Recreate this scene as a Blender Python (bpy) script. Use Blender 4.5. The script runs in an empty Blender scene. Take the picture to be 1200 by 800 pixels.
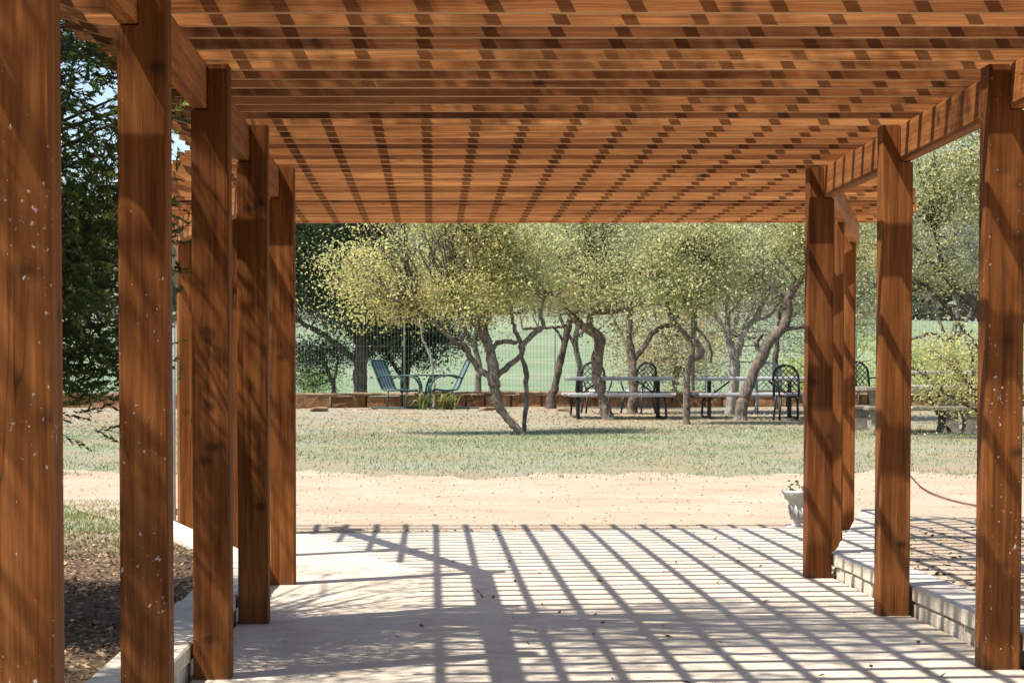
import bpy, math, random
import numpy as np
from mathutils import Vector, Matrix

random.seed(7)
rng = np.random.default_rng(11)
scene = bpy.context.scene
COL = scene.collection

# ------------------------------------------------------------------ camera
F_PX, PPX, HORIZON = 2700.0, 506.0, 450.0     # photograph pixels (1200 x 800)
EYE = 1.23
PITCH = math.radians(2.4)                     # looking slightly down
PPY = HORIZON + F_PX * math.tan(PITCH)
cam_d = bpy.data.cameras.new("camera")
cam = bpy.data.objects.new("camera", cam_d)
COL.objects.link(cam)
cam.location = (0, 0, EYE)
cam.rotation_euler = (math.radians(90) - PITCH, 0, 0)
cam_d.sensor_width = 36.0
cam_d.lens = 36.0 * F_PX / 1200.0
cam_d.shift_x = (600 - PPX) / 1200.0
cam_d.shift_y = (PPY - 400) / 1200.0
cam_d.clip_start = 0.05
cam_d.clip_end = 3000
scene.camera = cam

# ------------------------------------------------------------------ sky, sun, exposure
SUN = Vector((0.522, 0.286, -1.0)).normalized()          # direction the light travels
world = bpy.data.worlds.new("World")
scene.world = world
world.use_nodes = True
wn = world.node_tree
sky = wn.nodes.new("ShaderNodeTexSky")
sky.sky_type = 'NISHITA'
sky.sun_disc = False
sky.sun_elevation = math.asin(-SUN.z)
sky.sun_rotation = math.atan2(-SUN.x, -SUN.y)
wn.nodes["Background"].inputs["Strength"].default_value = 0.125
wn.links.new(sky.outputs[0], wn.nodes["Background"].inputs["Color"])
sun_d = bpy.data.lights.new("sun", 'SUN')
sun_d.energy = 5.0
sun_d.angle = math.radians(0.53)
sun_d.color = (1.0, 0.945, 0.86)
sun = bpy.data.objects.new("sun", sun_d)
COL.objects.link(sun)
sun.rotation_euler = SUN.to_track_quat('-Z', 'Y').to_euler()
sun.location = (-8, -4, 15)
vs = scene.view_settings
vs.view_transform = 'Standard'
vs.look = 'None'
vs.exposure = 0.74
vs.gamma = 1.0
vs.use_curve_mapping = False
scene.cycles.max_bounces = 8
scene.cycles.diffuse_bounces = 5
scene.cycles.transparent_max_bounces = 8

# ------------------------------------------------------------------ helpers
def at(px, py, Y):
    """photograph pixel at a known distance -> point in the place"""
    a = (px - PPX) / F_PX
    b = (PPY - py) / F_PX
    c, s = math.cos(PITCH), math.sin(PITCH)
    t = Y / (c + b * s)
    return Vector((a * t, Y, EYE + (-s + b * c) * t))

def tag(o, label, cat, group=None):
    o["label"] = label
    o["category"] = cat
    if group:
        o["group"] = group
    return o

def empty(name, loc, label, cat, group=None, rz=0.0):
    o = bpy.data.objects.new(name, None)
    o.empty_display_size = 0.2
    o.location = loc
    o.rotation_euler = (0, 0, rz)
    COL.objects.link(o)
    tag(o, label, cat, group)
    return o

def link(name, mesh, parent=None, loc=None, rz=None):
    o = bpy.data.objects.new(name, mesh)
    COL.objects.link(o)
    if parent is not None:
        o.parent = parent
    if loc is not None:
        o.location = loc
    if rz is not None:
        o.rotation_euler = (0, 0, rz)
    return o

class MB:
    def __init__(self):
        self.v, self.f, self.sm = [], [], []
    def poly(self, verts, faces, smooth=False):
        n = len(self.v)
        self.v += [tuple(p) for p in verts]
        for f in faces:
            self.f.append([i + n for i in f])
            self.sm.append(smooth)
        return self
    def box(self, c, s, m=None, bev=0.0):
        hx, hy, hz = s[0] / 2, s[1] / 2, s[2] / 2
        if bev <= 0:
            vs_ = [Vector((x, y, z)) for z in (-hz, hz) for y in (-hy, hy) for x in (-hx, hx)]
            fs = [(0, 2, 3, 1), (4, 5, 7, 6), (0, 1, 5, 4), (2, 6, 7, 3), (0, 4, 6, 2), (1, 3, 7, 5)]
        else:
            b = bev
            vs_, idx = [], {}
            for sx in (-1, 1):
                for sy in (-1, 1):
                    for sz in (-1, 1):
                        for ax in range(3):
                            p = [sx * (hx - b), sy * (hy - b), sz * (hz - b)]
                            p[ax] = (sx * hx, sy * hy, sz * hz)[ax]
                            idx[(sx, sy, sz, ax)] = len(vs_)
                            vs_.append(Vector(p))
            fs = []
            for ax in range(3):
                o1, o2 = [a for a in range(3) if a != ax]
                for sg in (-1, 1):
                    q = []
                    for s1, s2 in ((-1, -1), (1, -1), (1, 1), (-1, 1)):
                        k = [0, 0, 0]; k[ax] = sg; k[o1] = s1; k[o2] = s2
                        q.append(idx[(k[0], k[1], k[2], ax)])
                    fs.append(q)
                    # edge strips
            for ax in range(3):
                o1, o2 = [a for a in range(3) if a != ax]
                for s1 in (-1, 1):
                    for s2 in (-1, 1):
                        def K(sa, A):
                            k = [0, 0, 0]; k[ax] = sa; k[o1] = s1; k[o2] = s2
                            return idx[(k[0], k[1], k[2], A)]
                        fs.append([K(-1, o1), K(1, o1), K(1, o2), K(-1, o2)])
            for sx in (-1, 1):
                for sy in (-1, 1):
                    for sz in (-1, 1):
                        fs.append([idx[(sx, sy, sz, a)] for a in range(3)])
            # orient outwards
            for k, f in enumerate(fs):
                n = (vs_[f[1]] - vs_[f[0]]).cross(vs_[f[2]] - vs_[f[0]])
                cc = sum((vs_[i] for i in f), Vector()) / len(f)
                if n.dot(cc) < 0:
                    fs[k] = f[::-1]
        if m is not None:
            vs_ = [m @ p for p in vs_]
        c = Vector(c)
        return self.poly([p + c for p in vs_], fs)
    def tube(self, pts, rad, n=8, cap=True, smooth=True):
        pts = [Vector(p) for p in pts]
        if not hasattr(rad, '__len__'):
            rad = [rad] * len(pts)
        rings, faces = [], []
        ref = Vector((0.31, 0.17, 0.93)).normalized()
        for i, p in enumerate(pts):
            d = (pts[min(i + 1, len(pts) - 1)] - pts[max(i - 1, 0)])
            if d.length < 1e-9:
                d = Vector((0, 0, 1))
            d.normalize()
            u = ref - d * ref.dot(d)
            if u.length < 0.05:
                u = Vector((1, 0, 0)) - d * d.x
            u.normalize()
            w = d.cross(u)
            ref = u if abs(d.z) > 0.9 else ref
            for k in range(n):
                a = 2 * math.pi * k / n
                rings.append(p + (u * math.cos(a) + w * math.sin(a)) * rad[i])
        for i in range(len(pts) - 1):
            for k in range(n):
                k2 = (k + 1) % n
                faces.append([i * n + k, i * n + k2, (i + 1) * n + k2, (i + 1) * n + k])
        if cap:
            faces.append(list(range(n))[::-1])
            faces.append([(len(pts) - 1) * n + k for k in range(n)])
        return self.poly(rings, faces, smooth)
    def lathe(self, prof, n=20, c=(0, 0, 0), smooth=True):
        vs_, fs = [], []
        for r, z in prof:
            for k in range(n):
                a = 2 * math.pi * k / n
                vs_.append((c[0] + r * math.cos(a), c[1] + r * math.sin(a), c[2] + z))
        for i in range(len(prof) - 1):
            for k in range(n):
                k2 = (k + 1) % n
                fs.append([i * n + k, i * n + k2, (i + 1) * n + k2, (i + 1) * n + k])
        return self.poly(vs_, fs, smooth)
    def mesh(self, name, mat):
        me = bpy.data.meshes.new(name)
        me.from_pydata(self.v, [], self.f)
        me.polygons.foreach_set("use_smooth", self.sm)
        if mat:
            me.materials.append(mat)
        me.update()
        return me
    def build(self, name, mat, parent=None, loc=None, rz=None):
        return link(name, self.mesh(name, mat), parent, loc, rz)

def fast_mesh(name, V, nside, mat, col=None, extra=None):
    """V: (n, nside, 3) array of loose polygons; extra: MB merged in (colour 0)"""
    n = len(V)
    me = bpy.data.meshes.new(name)
    co = np.ascontiguousarray(V.reshape(-1, 3), dtype=np.float32)
    me.vertices.add(len(co))
    me.vertices.foreach_set("co", co.ravel())
    me.loops.add(len(co))
    me.loops.foreach_set("vertex_index", np.arange(len(co), dtype=np.int32))
    me.polygons.add(n)
    me.polygons.foreach_set("loop_start", np.arange(0, len(co), nside, dtype=np.int32))
    me.polygons.foreach_set("loop_total", np.full(n, nside, dtype=np.int32))
    if col is not None:
        at_ = me.attributes.new("tint", 'FLOAT_COLOR', 'POINT')
        c4 = np.ones((n, nside, 4), dtype=np.float32)
        c4[:, :, :3] = col[:, None, :]
        at_.data.foreach_set("color", c4.ravel())
    me.materials.append(mat)
    me.update(calc_edges=True)
    return me

# ------------------------------------------------------------------ materials
def new_mat(name):
    m = bpy.data.materials.new(name)
    m.use_nodes = True
    nt = m.node_tree
    b = nt.nodes["Principled BSDF"]
    b.inputs["Specular IOR Level"].default_value = 0.25
    return m, nt, b

def N(nt, t, **kw):
    n = nt.nodes.new(t)
    for k, v in kw.items():
        if k in n.inputs:
            n.inputs[k].default_value = v
        else:
            setattr(n, k, v)
    return n

def ramp(nt, fac, stops):
    r = nt.nodes.new("ShaderNodeValToRGB")
    el = r.color_ramp.elements
    while len(el) < len(stops):
        el.new(0.5)
    for e, (p, c) in zip(el, stops):
        e.position = p
        e.color = (c[0], c[1], c[2], 1) if hasattr(c, '__len__') else (c, c, c, 1)
    nt.links.new(fac, r.inputs[0])
    return r.outputs[0]

def mix(nt, fac, a, b, mode='MIX'):
    m = nt.nodes.new("ShaderNodeMix")
    m.data_type = 'RGBA'
    m.blend_type = mode
    for k, v in ((0, fac), (6, a), (7, b)):
        if hasattr(v, 'is_linked') or isinstance(v, bpy.types.NodeSocket):
            nt.links.new(v, m.inputs[k])
        else:
            m.inputs[k].default_value = (v[0], v[1], v[2], 1) if hasattr(v, '__len__') else v
    return m.outputs[2]

def math_(nt, op, a, b=None, clamp=False):
    m = nt.nodes.new("ShaderNodeMath")
    m.operation = op
    m.use_clamp = clamp
    for k, v in ((0, a), (1, b)):
        if v is None:
            continue
        if isinstance(v, bpy.types.NodeSocket):
            nt.links.new(v, m.inputs[k])
        else:
            m.inputs[k].default_value = v
    return m.outputs[0]

def noise(nt, vec, scale, detail=4, rough=0.55, dist=0.0):
    n = N(nt, "ShaderNodeTexNoise", Scale=scale, Detail=detail, Roughness=rough, Distortion=dist)
    if vec is not None:
        nt.links.new(vec, n.inputs["Vector"])
    return n.outputs[0]

def bump(nt, b, h, strength, dist=0.02):
    bp = N(nt, "ShaderNodeBump", Strength=strength, Distance=dist)
    nt.links.new(h, bp.inputs["Height"])
    nt.links.new(bp.outputs[0], b.inputs["Normal"])

def obj_vec(nt, rand=True, scale=(1, 1, 1)):
    tc = nt.nodes.new("ShaderNodeTexCoord")
    out = tc.outputs["Object"]
    if rand:
        oi = nt.nodes.new("ShaderNodeObjectInfo")
        k = math_(nt, 'MULTIPLY', oi.outputs["Random"], 73.0)
        cx = nt.nodes.new("ShaderNodeCombineXYZ")
        nt.links.new(k, cx.inputs[0]); nt.links.new(k, cx.inputs[1]); nt.links.new(k, cx.inputs[2])
        va = N(nt, "ShaderNodeVectorMath", operation='ADD')
        nt.links.new(out, va.inputs[0]); nt.links.new(cx.outputs[0], va.inputs[1])
        out = va.outputs[0]
    mp = nt.nodes.new("ShaderNodeMapping")
    mp.inputs["Scale"].default_value = scale
    nt.links.new(out, mp.inputs["Vector"])
    return mp.outputs[0], out

def wood_mat(name, axis, light, mid, dark, specks=0.0, vary=0.5, knots=True, grooves=False):
    m, nt, b = new_mat(name)
    along, across = 1.2, 26.0
    sc = [across] * 3
    sc[axis] = along
    v, raw = obj_vec(nt, True, sc)
    g1 = noise(nt, v, 1.0, 5, 0.65, 0.4)
    sc2 = [90.0] * 3
    sc2[axis] = 2.5
    mp = nt.nodes.new("ShaderNodeMapping"); mp.inputs["Scale"].default_value = sc2
    nt.links.new(raw, mp.inputs["Vector"])
    g2 = noise(nt, mp.outputs[0], 1.0, 3, 0.6)
    big = noise(nt, raw, 1.3, 3, 0.5)
    c = ramp(nt, g1, [(0.25, dark), (0.5, mid), (0.75, light)])
    fine = ramp(nt, g2, [(0.3, 0.62), (0.65, 1.12)])
    c = mix(nt, 0.8, c, fine, 'MULTIPLY')
    c = mix(nt, 0.75, c, ramp(nt, big, [(0.3, (0.62, 0.55, 0.52)), (0.7, (1.18, 1.14, 1.1))]), 'MULTIPLY')
    oi = nt.nodes.new("ShaderNodeObjectInfo")
    wn_ = N(nt, "ShaderNodeTexWhiteNoise", noise_dimensions='1D')
    nt.links.new(oi.outputs["Random"], wn_.inputs["W"])
    c = mix(nt, vary, c, ramp(nt, wn_.outputs["Value"], [(0.0, (0.34, 0.28, 0.25)), (0.25, (0.66, 0.58, 0.53)), (0.5, (1.0, 0.96, 0.92)), (0.75, (1.12, 1.12, 1.1)), (1.0, (1.4, 1.5, 1.55))]), 'MULTIPLY')
    if knots:
        sk = [6.0] * 3
        sk[axis] = 9.0 if axis == 2 else 5.0
        mk = nt.nodes.new("ShaderNodeMapping"); mk.inputs["Scale"].default_value = sk
        nt.links.new(raw, mk.inputs["Vector"])
        vo = N(nt, "ShaderNodeTexVoronoi", Scale=1.0, Randomness=1.0)
        nt.links.new(mk.outputs[0], vo.inputs["Vector"])
        kd = math_(nt, 'ADD', vo.outputs["Distance"], math_(nt, 'MULTIPLY', g1, 0.3))
        pick = math_(nt, 'GREATER_THAN', math_(nt, 'FRACT', math_(nt, 'MULTIPLY', vo.outputs["Color"], 5.7)), 0.74 if axis == 2 else 0.78)
        kn = math_(nt, 'MULTIPLY', ramp(nt, kd, [(0.22, 1.0), (0.28, 0.85), (0.35, 0.35), (0.50, 0.0)]), pick)
        c = mix(nt, math_(nt, 'MULTIPLY', kn, 0.8), c, (0.035, 0.014, 0.006))
    sc3 = [34.0] * 3
    sc3[axis] = 0.9
    mc = nt.nodes.new("ShaderNodeMapping"); mc.inputs["Scale"].default_value = sc3
    nt.links.new(raw, mc.inputs["Vector"])
    ck = math_(nt, 'ABSOLUTE', math_(nt, 'SUBTRACT', noise(nt, mc.outputs[0], 1.0, 1, 0.4), 0.60))
    ckm = math_(nt, 'MULTIPLY', ramp(nt, ck, [(0.0, 1.0), (0.012, 0.0)]), ramp(nt, big, [(0.45, 0.0), (0.6, 1.0)]))
    c = mix(nt, math_(nt, 'MULTIPLY', ckm, 0.75), c, (0.03, 0.011, 0.004))
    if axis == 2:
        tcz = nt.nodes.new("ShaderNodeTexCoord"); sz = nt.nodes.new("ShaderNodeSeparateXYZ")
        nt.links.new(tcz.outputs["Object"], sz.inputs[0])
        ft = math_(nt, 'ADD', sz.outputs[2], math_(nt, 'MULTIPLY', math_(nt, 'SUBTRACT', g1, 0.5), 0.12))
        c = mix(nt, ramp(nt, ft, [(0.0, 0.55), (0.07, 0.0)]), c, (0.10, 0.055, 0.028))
    if specks > 0:
        mv = nt.nodes.new("ShaderNodeMapping")
        s3 = [1.0] * 3
        s3[axis] = 0.65
        mv.inputs["Scale"].default_value = s3
        nt.links.new(raw, mv.inputs["Vector"])
        f1 = noise(nt, mv.outputs[0], 75, 4, 0.62)
        f2 = noise(nt, mv.outputs[0], 34, 4, 0.6)
        area = ramp(nt, noise(nt, raw, 3.2, 4, 0.6), [(0.42, 0.0), (0.62, 1.0)])
        lift_ = math_(nt, 'MULTIPLY', area, 0.10)
        spot = ramp(nt, math_(nt, 'ADD', f1, lift_), [(0.725, 0.0), (0.755, 1.0)])
        spot2 = ramp(nt, math_(nt, 'ADD', f2, math_(nt, 'MULTIPLY', area, 0.07)), [(0.74, 0.0), (0.765, 1.0)])
        k = math_(nt, 'MAXIMUM', spot, spot2)
        c = mix(nt, math_(nt, 'MULTIPLY', k, specks), c, (0.60, 0.50, 0.43))
    nt.links.new(c, b.inputs["Base Color"])
    b.inputs["Roughness"].default_value = 0.7
    b.inputs["Specular IOR Level"].default_value = 0.12
    h = math_(nt, 'ADD', g2, math_(nt, 'MULTIPLY', g1, 1.4))
    bump(nt, b, h, 0.35, 0.006)
    return m

RED_L, RED_M, RED_D = (0.33, 0.132, 0.038), (0.205, 0.071, 0.018), (0.072, 0.021, 0.005)
TAN_L, TAN_M, TAN_D = (0.49, 0.226, 0.080), (0.365, 0.145, 0.044), (0.19, 0.061, 0.0145)
M_POST = wood_mat("stained_post_wood", 2, RED_L, RED_M, RED_D, 0.0, 0.35)
M_POSTS = wood_mat("speckled_post_wood", 2, RED_L, RED_M, RED_D, 0.85, 0.2)
M_SLAT = wood_mat("stained_slat_wood", 0, TAN_L, TAN_M, TAN_D, 0.0, 0.95)
M_EDGE = wood_mat("bounce_lit_slat_edge", 0, (0.74, 0.50, 0.29), (0.66, 0.41, 0.21), (0.50, 0.29, 0.14), 0.0, 0.2, False)  # slat undersides coloured paler, standing in for light bounced off the patio
M_BEAM = wood_mat("stained_beam_wood", 1, TAN_L, TAN_M, TAN_D, 0.0, 0.3)
M_PURL = wood_mat("stained_purlin_wood", 1, RED_L, RED_M, RED_D, 0.0, 0.6, False)

def stone_mat(name, a, bcol, ccol, scale=9.0, bstr=0.5, vary=0.5):
    m, nt, b = new_mat(name)
    v, raw = obj_vec(nt, True)
    n1 = noise(nt, raw, scale, 6, 0.65)
    n2 = noise(nt, raw, scale * 6, 4, 0.6)
    c = ramp(nt, n1, [(0.28, ccol), (0.5, bcol), (0.72, a)])
    c = mix(nt, 0.5, c, ramp(nt, n2, [(0.35, 0.7), (0.65, 1.15)]), 'MULTIPLY')
    oi = nt.nodes.new("ShaderNodeObjectInfo")
    c = mix(nt, vary, c, ramp(nt, oi.outputs["Random"], [(0, (0.68, 0.62, 0.56)), (0.5, (1, 0.97, 0.93)), (1, (1.15, 1.15, 1.15))]), 'MULTIPLY')
    nt.links.new(c, b.inputs["Base Color"])
    b.inputs["Roughness"].default_value = 0.9
    bump(nt, b, math_(nt, 'ADD', n1, math_(nt, 'MULTIPLY', n2, 0.4)), bstr, 0.02)
    return m

M_LIME = stone_mat("limestone", (0.70, 0.635, 0.53), (0.62, 0.55, 0.45), (0.46, 0.39, 0.30), 8, 0.5, 0.3)
M_WALL = stone_mat("brown_sandstone", (0.34, 0.20, 0.10), (0.21, 0.105, 0.048), (0.10, 0.052, 0.028), 7, 0.8, 0.8)
M_CAP = stone_mat("pale_cap_stone", (0.34, 0.255, 0.17), (0.23, 0.155, 0.095), (0.13, 0.085, 0.052), 7, 0.6, 0.5)
M_CONC = stone_mat("weathered_concrete", (0.30, 0.27, 0.23), (0.21, 0.185, 0.15), (0.12, 0.10, 0.08), 10, 0.5, 0.3)
M_URN = stone_mat("cast_stone", (0.66, 0.64, 0.60), (0.58, 0.56, 0.52), (0.42, 0.39, 0.35), 16, 0.5, 0.1)

def patio_mat():
    m, nt, b = new_mat("pale_concrete")
    v, raw = obj_vec(nt, False)
    n1 = noise(nt, raw, 1.4, 6, 0.6)
    n2 = noise(nt, raw, 26, 6, 0.7)
    n3 = noise(nt, raw, 5.5, 5, 0.7, 0.6)
    c = ramp(nt, n1, [(0.3, (0.535, 0.455, 0.35)), (0.7, (0.63, 0.55, 0.44))])
    c = mix(nt, 0.55, c, ramp(nt, n2, [(0.3, 0.8), (0.7, 1.1)]), 'MULTIPLY')
    c = mix(nt, 0.6, c, ramp(nt, n3, [(0.33, (0.70, 0.65, 0.60)), (0.55, (1.02, 1.02, 1.02))]), 'MULTIPLY')
    nt.links.new(c, b.inputs["Base Color"])
    b.inputs["Roughness"].default_value = 0.85
    bump(nt, b, n2, 0.25, 0.006)
    return m
M_PATIO = patio_mat()

def gravel_mat():
    m, nt, b = new_mat("tan_gravel")
    v, raw = obj_vec(nt, False)
    n1 = noise(nt, raw, 0.9, 5, 0.6)
    n2 = noise(nt, raw, 38, 5, 0.75)
    mp = nt.nodes.new("ShaderNodeMapping"); mp.inputs["Scale"].default_value = (0.5, 2.2, 1)
    nt.links.new(raw, mp.inputs["Vector"])
    n3 = noise(nt, mp.outputs[0], 2.2, 6, 0.7)
    c = ramp(nt, n1, [(0.3, (0.385, 0.292, 0.20)), (0.7, (0.48, 0.378, 0.275))])
    c = mix(nt, 0.8, c, ramp(nt, n2, [(0.25, 0.55), (0.5, 1.0), (0.75, 1.25)]), 'MULTIPLY')
    c = mix(nt, 0.6, c, ramp(nt, n3, [(0.30, (0.68, 0.62, 0.55)), (0.48, (1, 1, 1)), (0.7, (1.08, 1.06, 1.04))]), 'MULTIPLY')
    nt.links.new(c, b.inputs["Base Color"])
    b.inputs["Roughness"].default_value = 0.95
    bump(nt, b, n2, 0.6, 0.02)
    return m
M_GRAVEL = gravel_mat()

def ground_mat():
    m, nt, b = new_mat("lawn_and_soil")
    v, raw = obj_vec(nt, False)
    sep = nt.nodes.new("ShaderNodeSeparateXYZ")
    nt.links.new(raw, sep.inputs[0])
    n1 = noise(nt, raw, 0.55, 5, 0.65, 0.5)
    n2 = noise(nt, raw, 17, 5, 0.7)
    mp = nt.nodes.new("ShaderNodeMapping"); mp.inputs["Scale"].default_value = (0.35, 1.5, 1)
    nt.links.new(raw, mp.inputs["Vector"])
    n3 = noise(nt, mp.outputs[0], 1.6, 6, 0.7)
    dirt = ramp(nt, n2, [(0.3, (0.22, 0.155, 0.095)), (0.5, (0.315, 0.235, 0.155)), (0.72, (0.41, 0.32, 0.225))])
    grass = ramp(nt, n2, [(0.3, (0.12, 0.155, 0.06)), (0.5, (0.185, 0.225, 0.105)), (0.72, (0.27, 0.295, 0.175))])
    grey = ramp(nt, n2, [(0.3, (0.215, 0.20, 0.145)), (0.7, (0.36, 0.335, 0.26))])
    # greener belt across the lawn, drier soil under the oaks
    yb = math_(nt, 'ADD', sep.outputs[1], math_(nt, 'MULTIPLY', math_(nt, 'SUBTRACT', n1, 0.5), 7.0))
    belt = nt.nodes.new("ShaderNodeMapRange")
    nt.links.new(yb, belt.inputs[0])
    belt.inputs[1].default_value = 0; belt.inputs[2].default_value = 60
    bf = ramp(nt, belt.outputs[0], [(0.40, 0.45), (0.50, 0.6), (0.56, 0.95), (0.62, 0.85), (0.68, 0.15), (0.8, 0.1)])
    gm = math_(nt, 'MULTIPLY', bf, ramp(nt, n3, [(0.34, 0.15), (0.6, 1.0)]))
    worn = ramp(nt, noise(nt, raw, 0.23, 4, 0.6, 0.8), [(0.38, 0.35), (0.55, 1.0)])
    gm = math_(nt, 'MULTIPLY', gm, worn)
    c = mix(nt, gm, mix(nt, ramp(nt, n1, [(0.4, 0.0), (0.6, 1.0)]), dirt, grey), grass)
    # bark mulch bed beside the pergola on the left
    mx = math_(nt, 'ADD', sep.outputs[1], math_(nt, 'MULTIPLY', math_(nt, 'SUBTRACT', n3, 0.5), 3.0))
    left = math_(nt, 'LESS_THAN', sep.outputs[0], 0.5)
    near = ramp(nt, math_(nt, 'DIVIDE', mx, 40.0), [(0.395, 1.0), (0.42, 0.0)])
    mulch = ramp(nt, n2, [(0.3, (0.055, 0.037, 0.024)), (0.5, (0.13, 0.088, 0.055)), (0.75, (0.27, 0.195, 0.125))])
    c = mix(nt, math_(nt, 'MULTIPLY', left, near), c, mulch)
    nt.links.new(c, b.inputs["Base Color"])
    b.inputs["Roughness"].default_value = 0.95
    b.inputs["Specular IOR Level"].default_value = 0.1
    bump(nt, b, n2, 0.7, 0.04)
    return m
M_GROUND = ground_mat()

def field_mat():
    m, nt, b = new_mat("pasture")
    v, raw = obj_vec(nt, False)
    mp = nt.nodes.new("ShaderNodeMapping"); mp.inputs["Scale"].default_value = (0.02, 0.06, 0.06)
    nt.links.new(raw, mp.inputs["Vector"])
    n1 = noise(nt, mp.outputs[0], 1.0, 6, 0.65)
    n2 = noise(nt, raw, 0.5, 7, 0.75)
    c = ramp(nt, n1, [(0.3, (0.155, 0.205, 0.12)), (0.5, (0.185, 0.235, 0.145)), (0.7, (0.24, 0.275, 0.165))])
    c = mix(nt, 0.9, c, ramp(nt, n2, [(0.3, 0.7), (0.7, 1.2)]), 'MULTIPLY')
    sep = nt.nodes.new("ShaderNodeSeparateXYZ")
    nt.links.new(raw, sep.inputs[0])
    far = ramp(nt, math_(nt, 'DIVIDE', sep.outputs[1], 1000.0), [(0.20, 0.0), (0.24, 1.0)])
    c = mix(nt, far, c, ramp(nt, n1, [(0.3, (0.14, 0.15, 0.10)), (0.7, (0.26, 0.25, 0.18))]))
    nt.links.new(c, b.inputs["Base Color"])
    b.inputs["Roughness"].default_value = 1.0
    b.inputs["Specular IOR Level"].default_value = 0.05
    return m
M_FIELD = field_mat()

def leaf_mat(name, trans=0.35, rough=0.55):
    m, nt, b = new_mat(name)
    a = N(nt, "ShaderNodeAttribute", attribute_name="tint")
    nt.links.new(a.outputs["Color"], b.inputs["Base Color"])
    b.inputs["Roughness"].default_value = rough
    b.inputs["Specular IOR Level"].default_value = 0.15
    tr = nt.nodes.new("ShaderNodeBsdfTranslucent")
    nt.links.new(a.outputs["Color"], tr.inputs["Color"])
    ms = N(nt, "ShaderNodeMixShader")
    ms.inputs[0].default_value = trans
    nt.links.new(b.outputs[0], ms.inputs[1]); nt.links.new(tr.outputs[0], ms.inputs[2])
    nt.links.new(ms.outputs[0], nt.nodes["Material Output"].inputs["Surface"])
    return m
M_LEAF = leaf_mat("leaf", 0.5, 0.6)
M_DRY = leaf_mat("dry_leaf", 0.1, 0.8)

def bark_mat(name, a, bcol, sc=18):
    m, nt, b = new_mat(name)
    v, raw = obj_vec(nt, True, (1, 1, 0.35))
    n1 = noise(nt, v, sc, 6, 0.7)
    n2 = noise(nt, raw, 2.5, 4, 0.6)
    c = ramp(nt, n1, [(0.35, bcol), (0.65, a)])
    c = mix(nt, 0.6, c, ramp(nt, n2, [(0.35, (0.5, 0.46, 0.44)), (0.65, (1.35, 1.33, 1.32))]), 'MULTIPLY')
    nt.links.new(c, b.inputs["Base Color"])
    b.inputs["Roughness"].default_value = 0.95
    bump(nt, b, n1, 0.9, 0.03)
    return m
M_BARK = bark_mat("oak_bark", (0.27, 0.222, 0.182), (0.06, 0.045, 0.035), 26)
M_BARKD = bark_mat("dark_bark", (0.15, 0.12, 0.098), (0.04, 0.03, 0.024))
M_BARKP = bark_mat("pale_bark", (0.46, 0.42, 0.385), (0.18, 0.155, 0.135))

def metal_mat(name, col, rough=0.45, met=0.0, spec=0.4, spk=0.0):
    m, nt, b = new_mat(name)
    v, raw = obj_vec(nt, True)
    n1 = noise(nt, raw, 30, 4, 0.6)
    c = mix(nt, 0.6, col, ramp(nt, n1, [(0.3, 0.65), (0.7, 1.2)]), 'MULTIPLY')
    nt.links.new(c, b.inputs["Base Color"])
    b.inputs["Roughness"].default_value = rough
    b.inputs["Metallic"].default_value = met
    b.inputs["Specular IOR Level"].default_value = spec
    return m
M_BLACK = metal_mat("black_iron", (0.016, 0.016, 0.018), 0.5)
M_GALV = metal_mat("grey_coated_metal", (0.42, 0.42, 0.44), 0.55)
M_PIPE = metal_mat("galvanised_pipe", (0.36, 0.37, 0.37), 0.45, 0.4)
M_TEAL = metal_mat("teal_enamel", (0.012, 0.048, 0.043), 0.45)
M_PALE = metal_mat("pale_grey_paint", (0.36, 0.37, 0.39), 0.5)
M_WIRE = metal_mat("fence_wire", (0.13, 0.15, 0.125), 0.7)
M_HOSE = metal_mat("red_rubber", (0.16, 0.045, 0.035), 0.6)
M_SEAT = metal_mat("white_plastic", (0.55, 0.57, 0.62), 0.5)

def sling_mat():
    m, nt, b = new_mat("striped_sling_fabric")
    tc = nt.nodes.new("ShaderNodeTexCoord")
    sep = nt.nodes.new("ShaderNodeSeparateXYZ")
    nt.links.new(tc.outputs["Object"], sep.inputs[0])
    fr = math_(nt, 'FRACT', math_(nt, 'MULTIPLY', math_(nt, 'ADD', sep.outputs[1], 3.0), 8.0))
    c = ramp(nt, fr, [(0.0, (0.03, 0.11, 0.12)), (0.30, (0.38, 0.39, 0.39)), (0.48, (0.10, 0.085, 0.15)), (0.62, (0.32, 0.33, 0.34)), (0.75, (0.03, 0.11, 0.12))])
    nt.nodes[-1].color_ramp.interpolation = 'CONSTANT'
    nt.links.new(c, b.inputs["Base Color"])
    b.inputs["Roughness"].default_value = 0.85
    return m
M_SLING = sling_mat()

def glass_mat():
    m, nt, b = new_mat("table_glass")
    b.inputs["Base Color"].default_value = (0.5, 0.65, 0.6, 1)
    b.inputs["Roughness"].default_value = 0.08
    b.inputs["Transmission Weight"].default_value = 0.9
    return m
M_GLASS = glass_mat()

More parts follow.
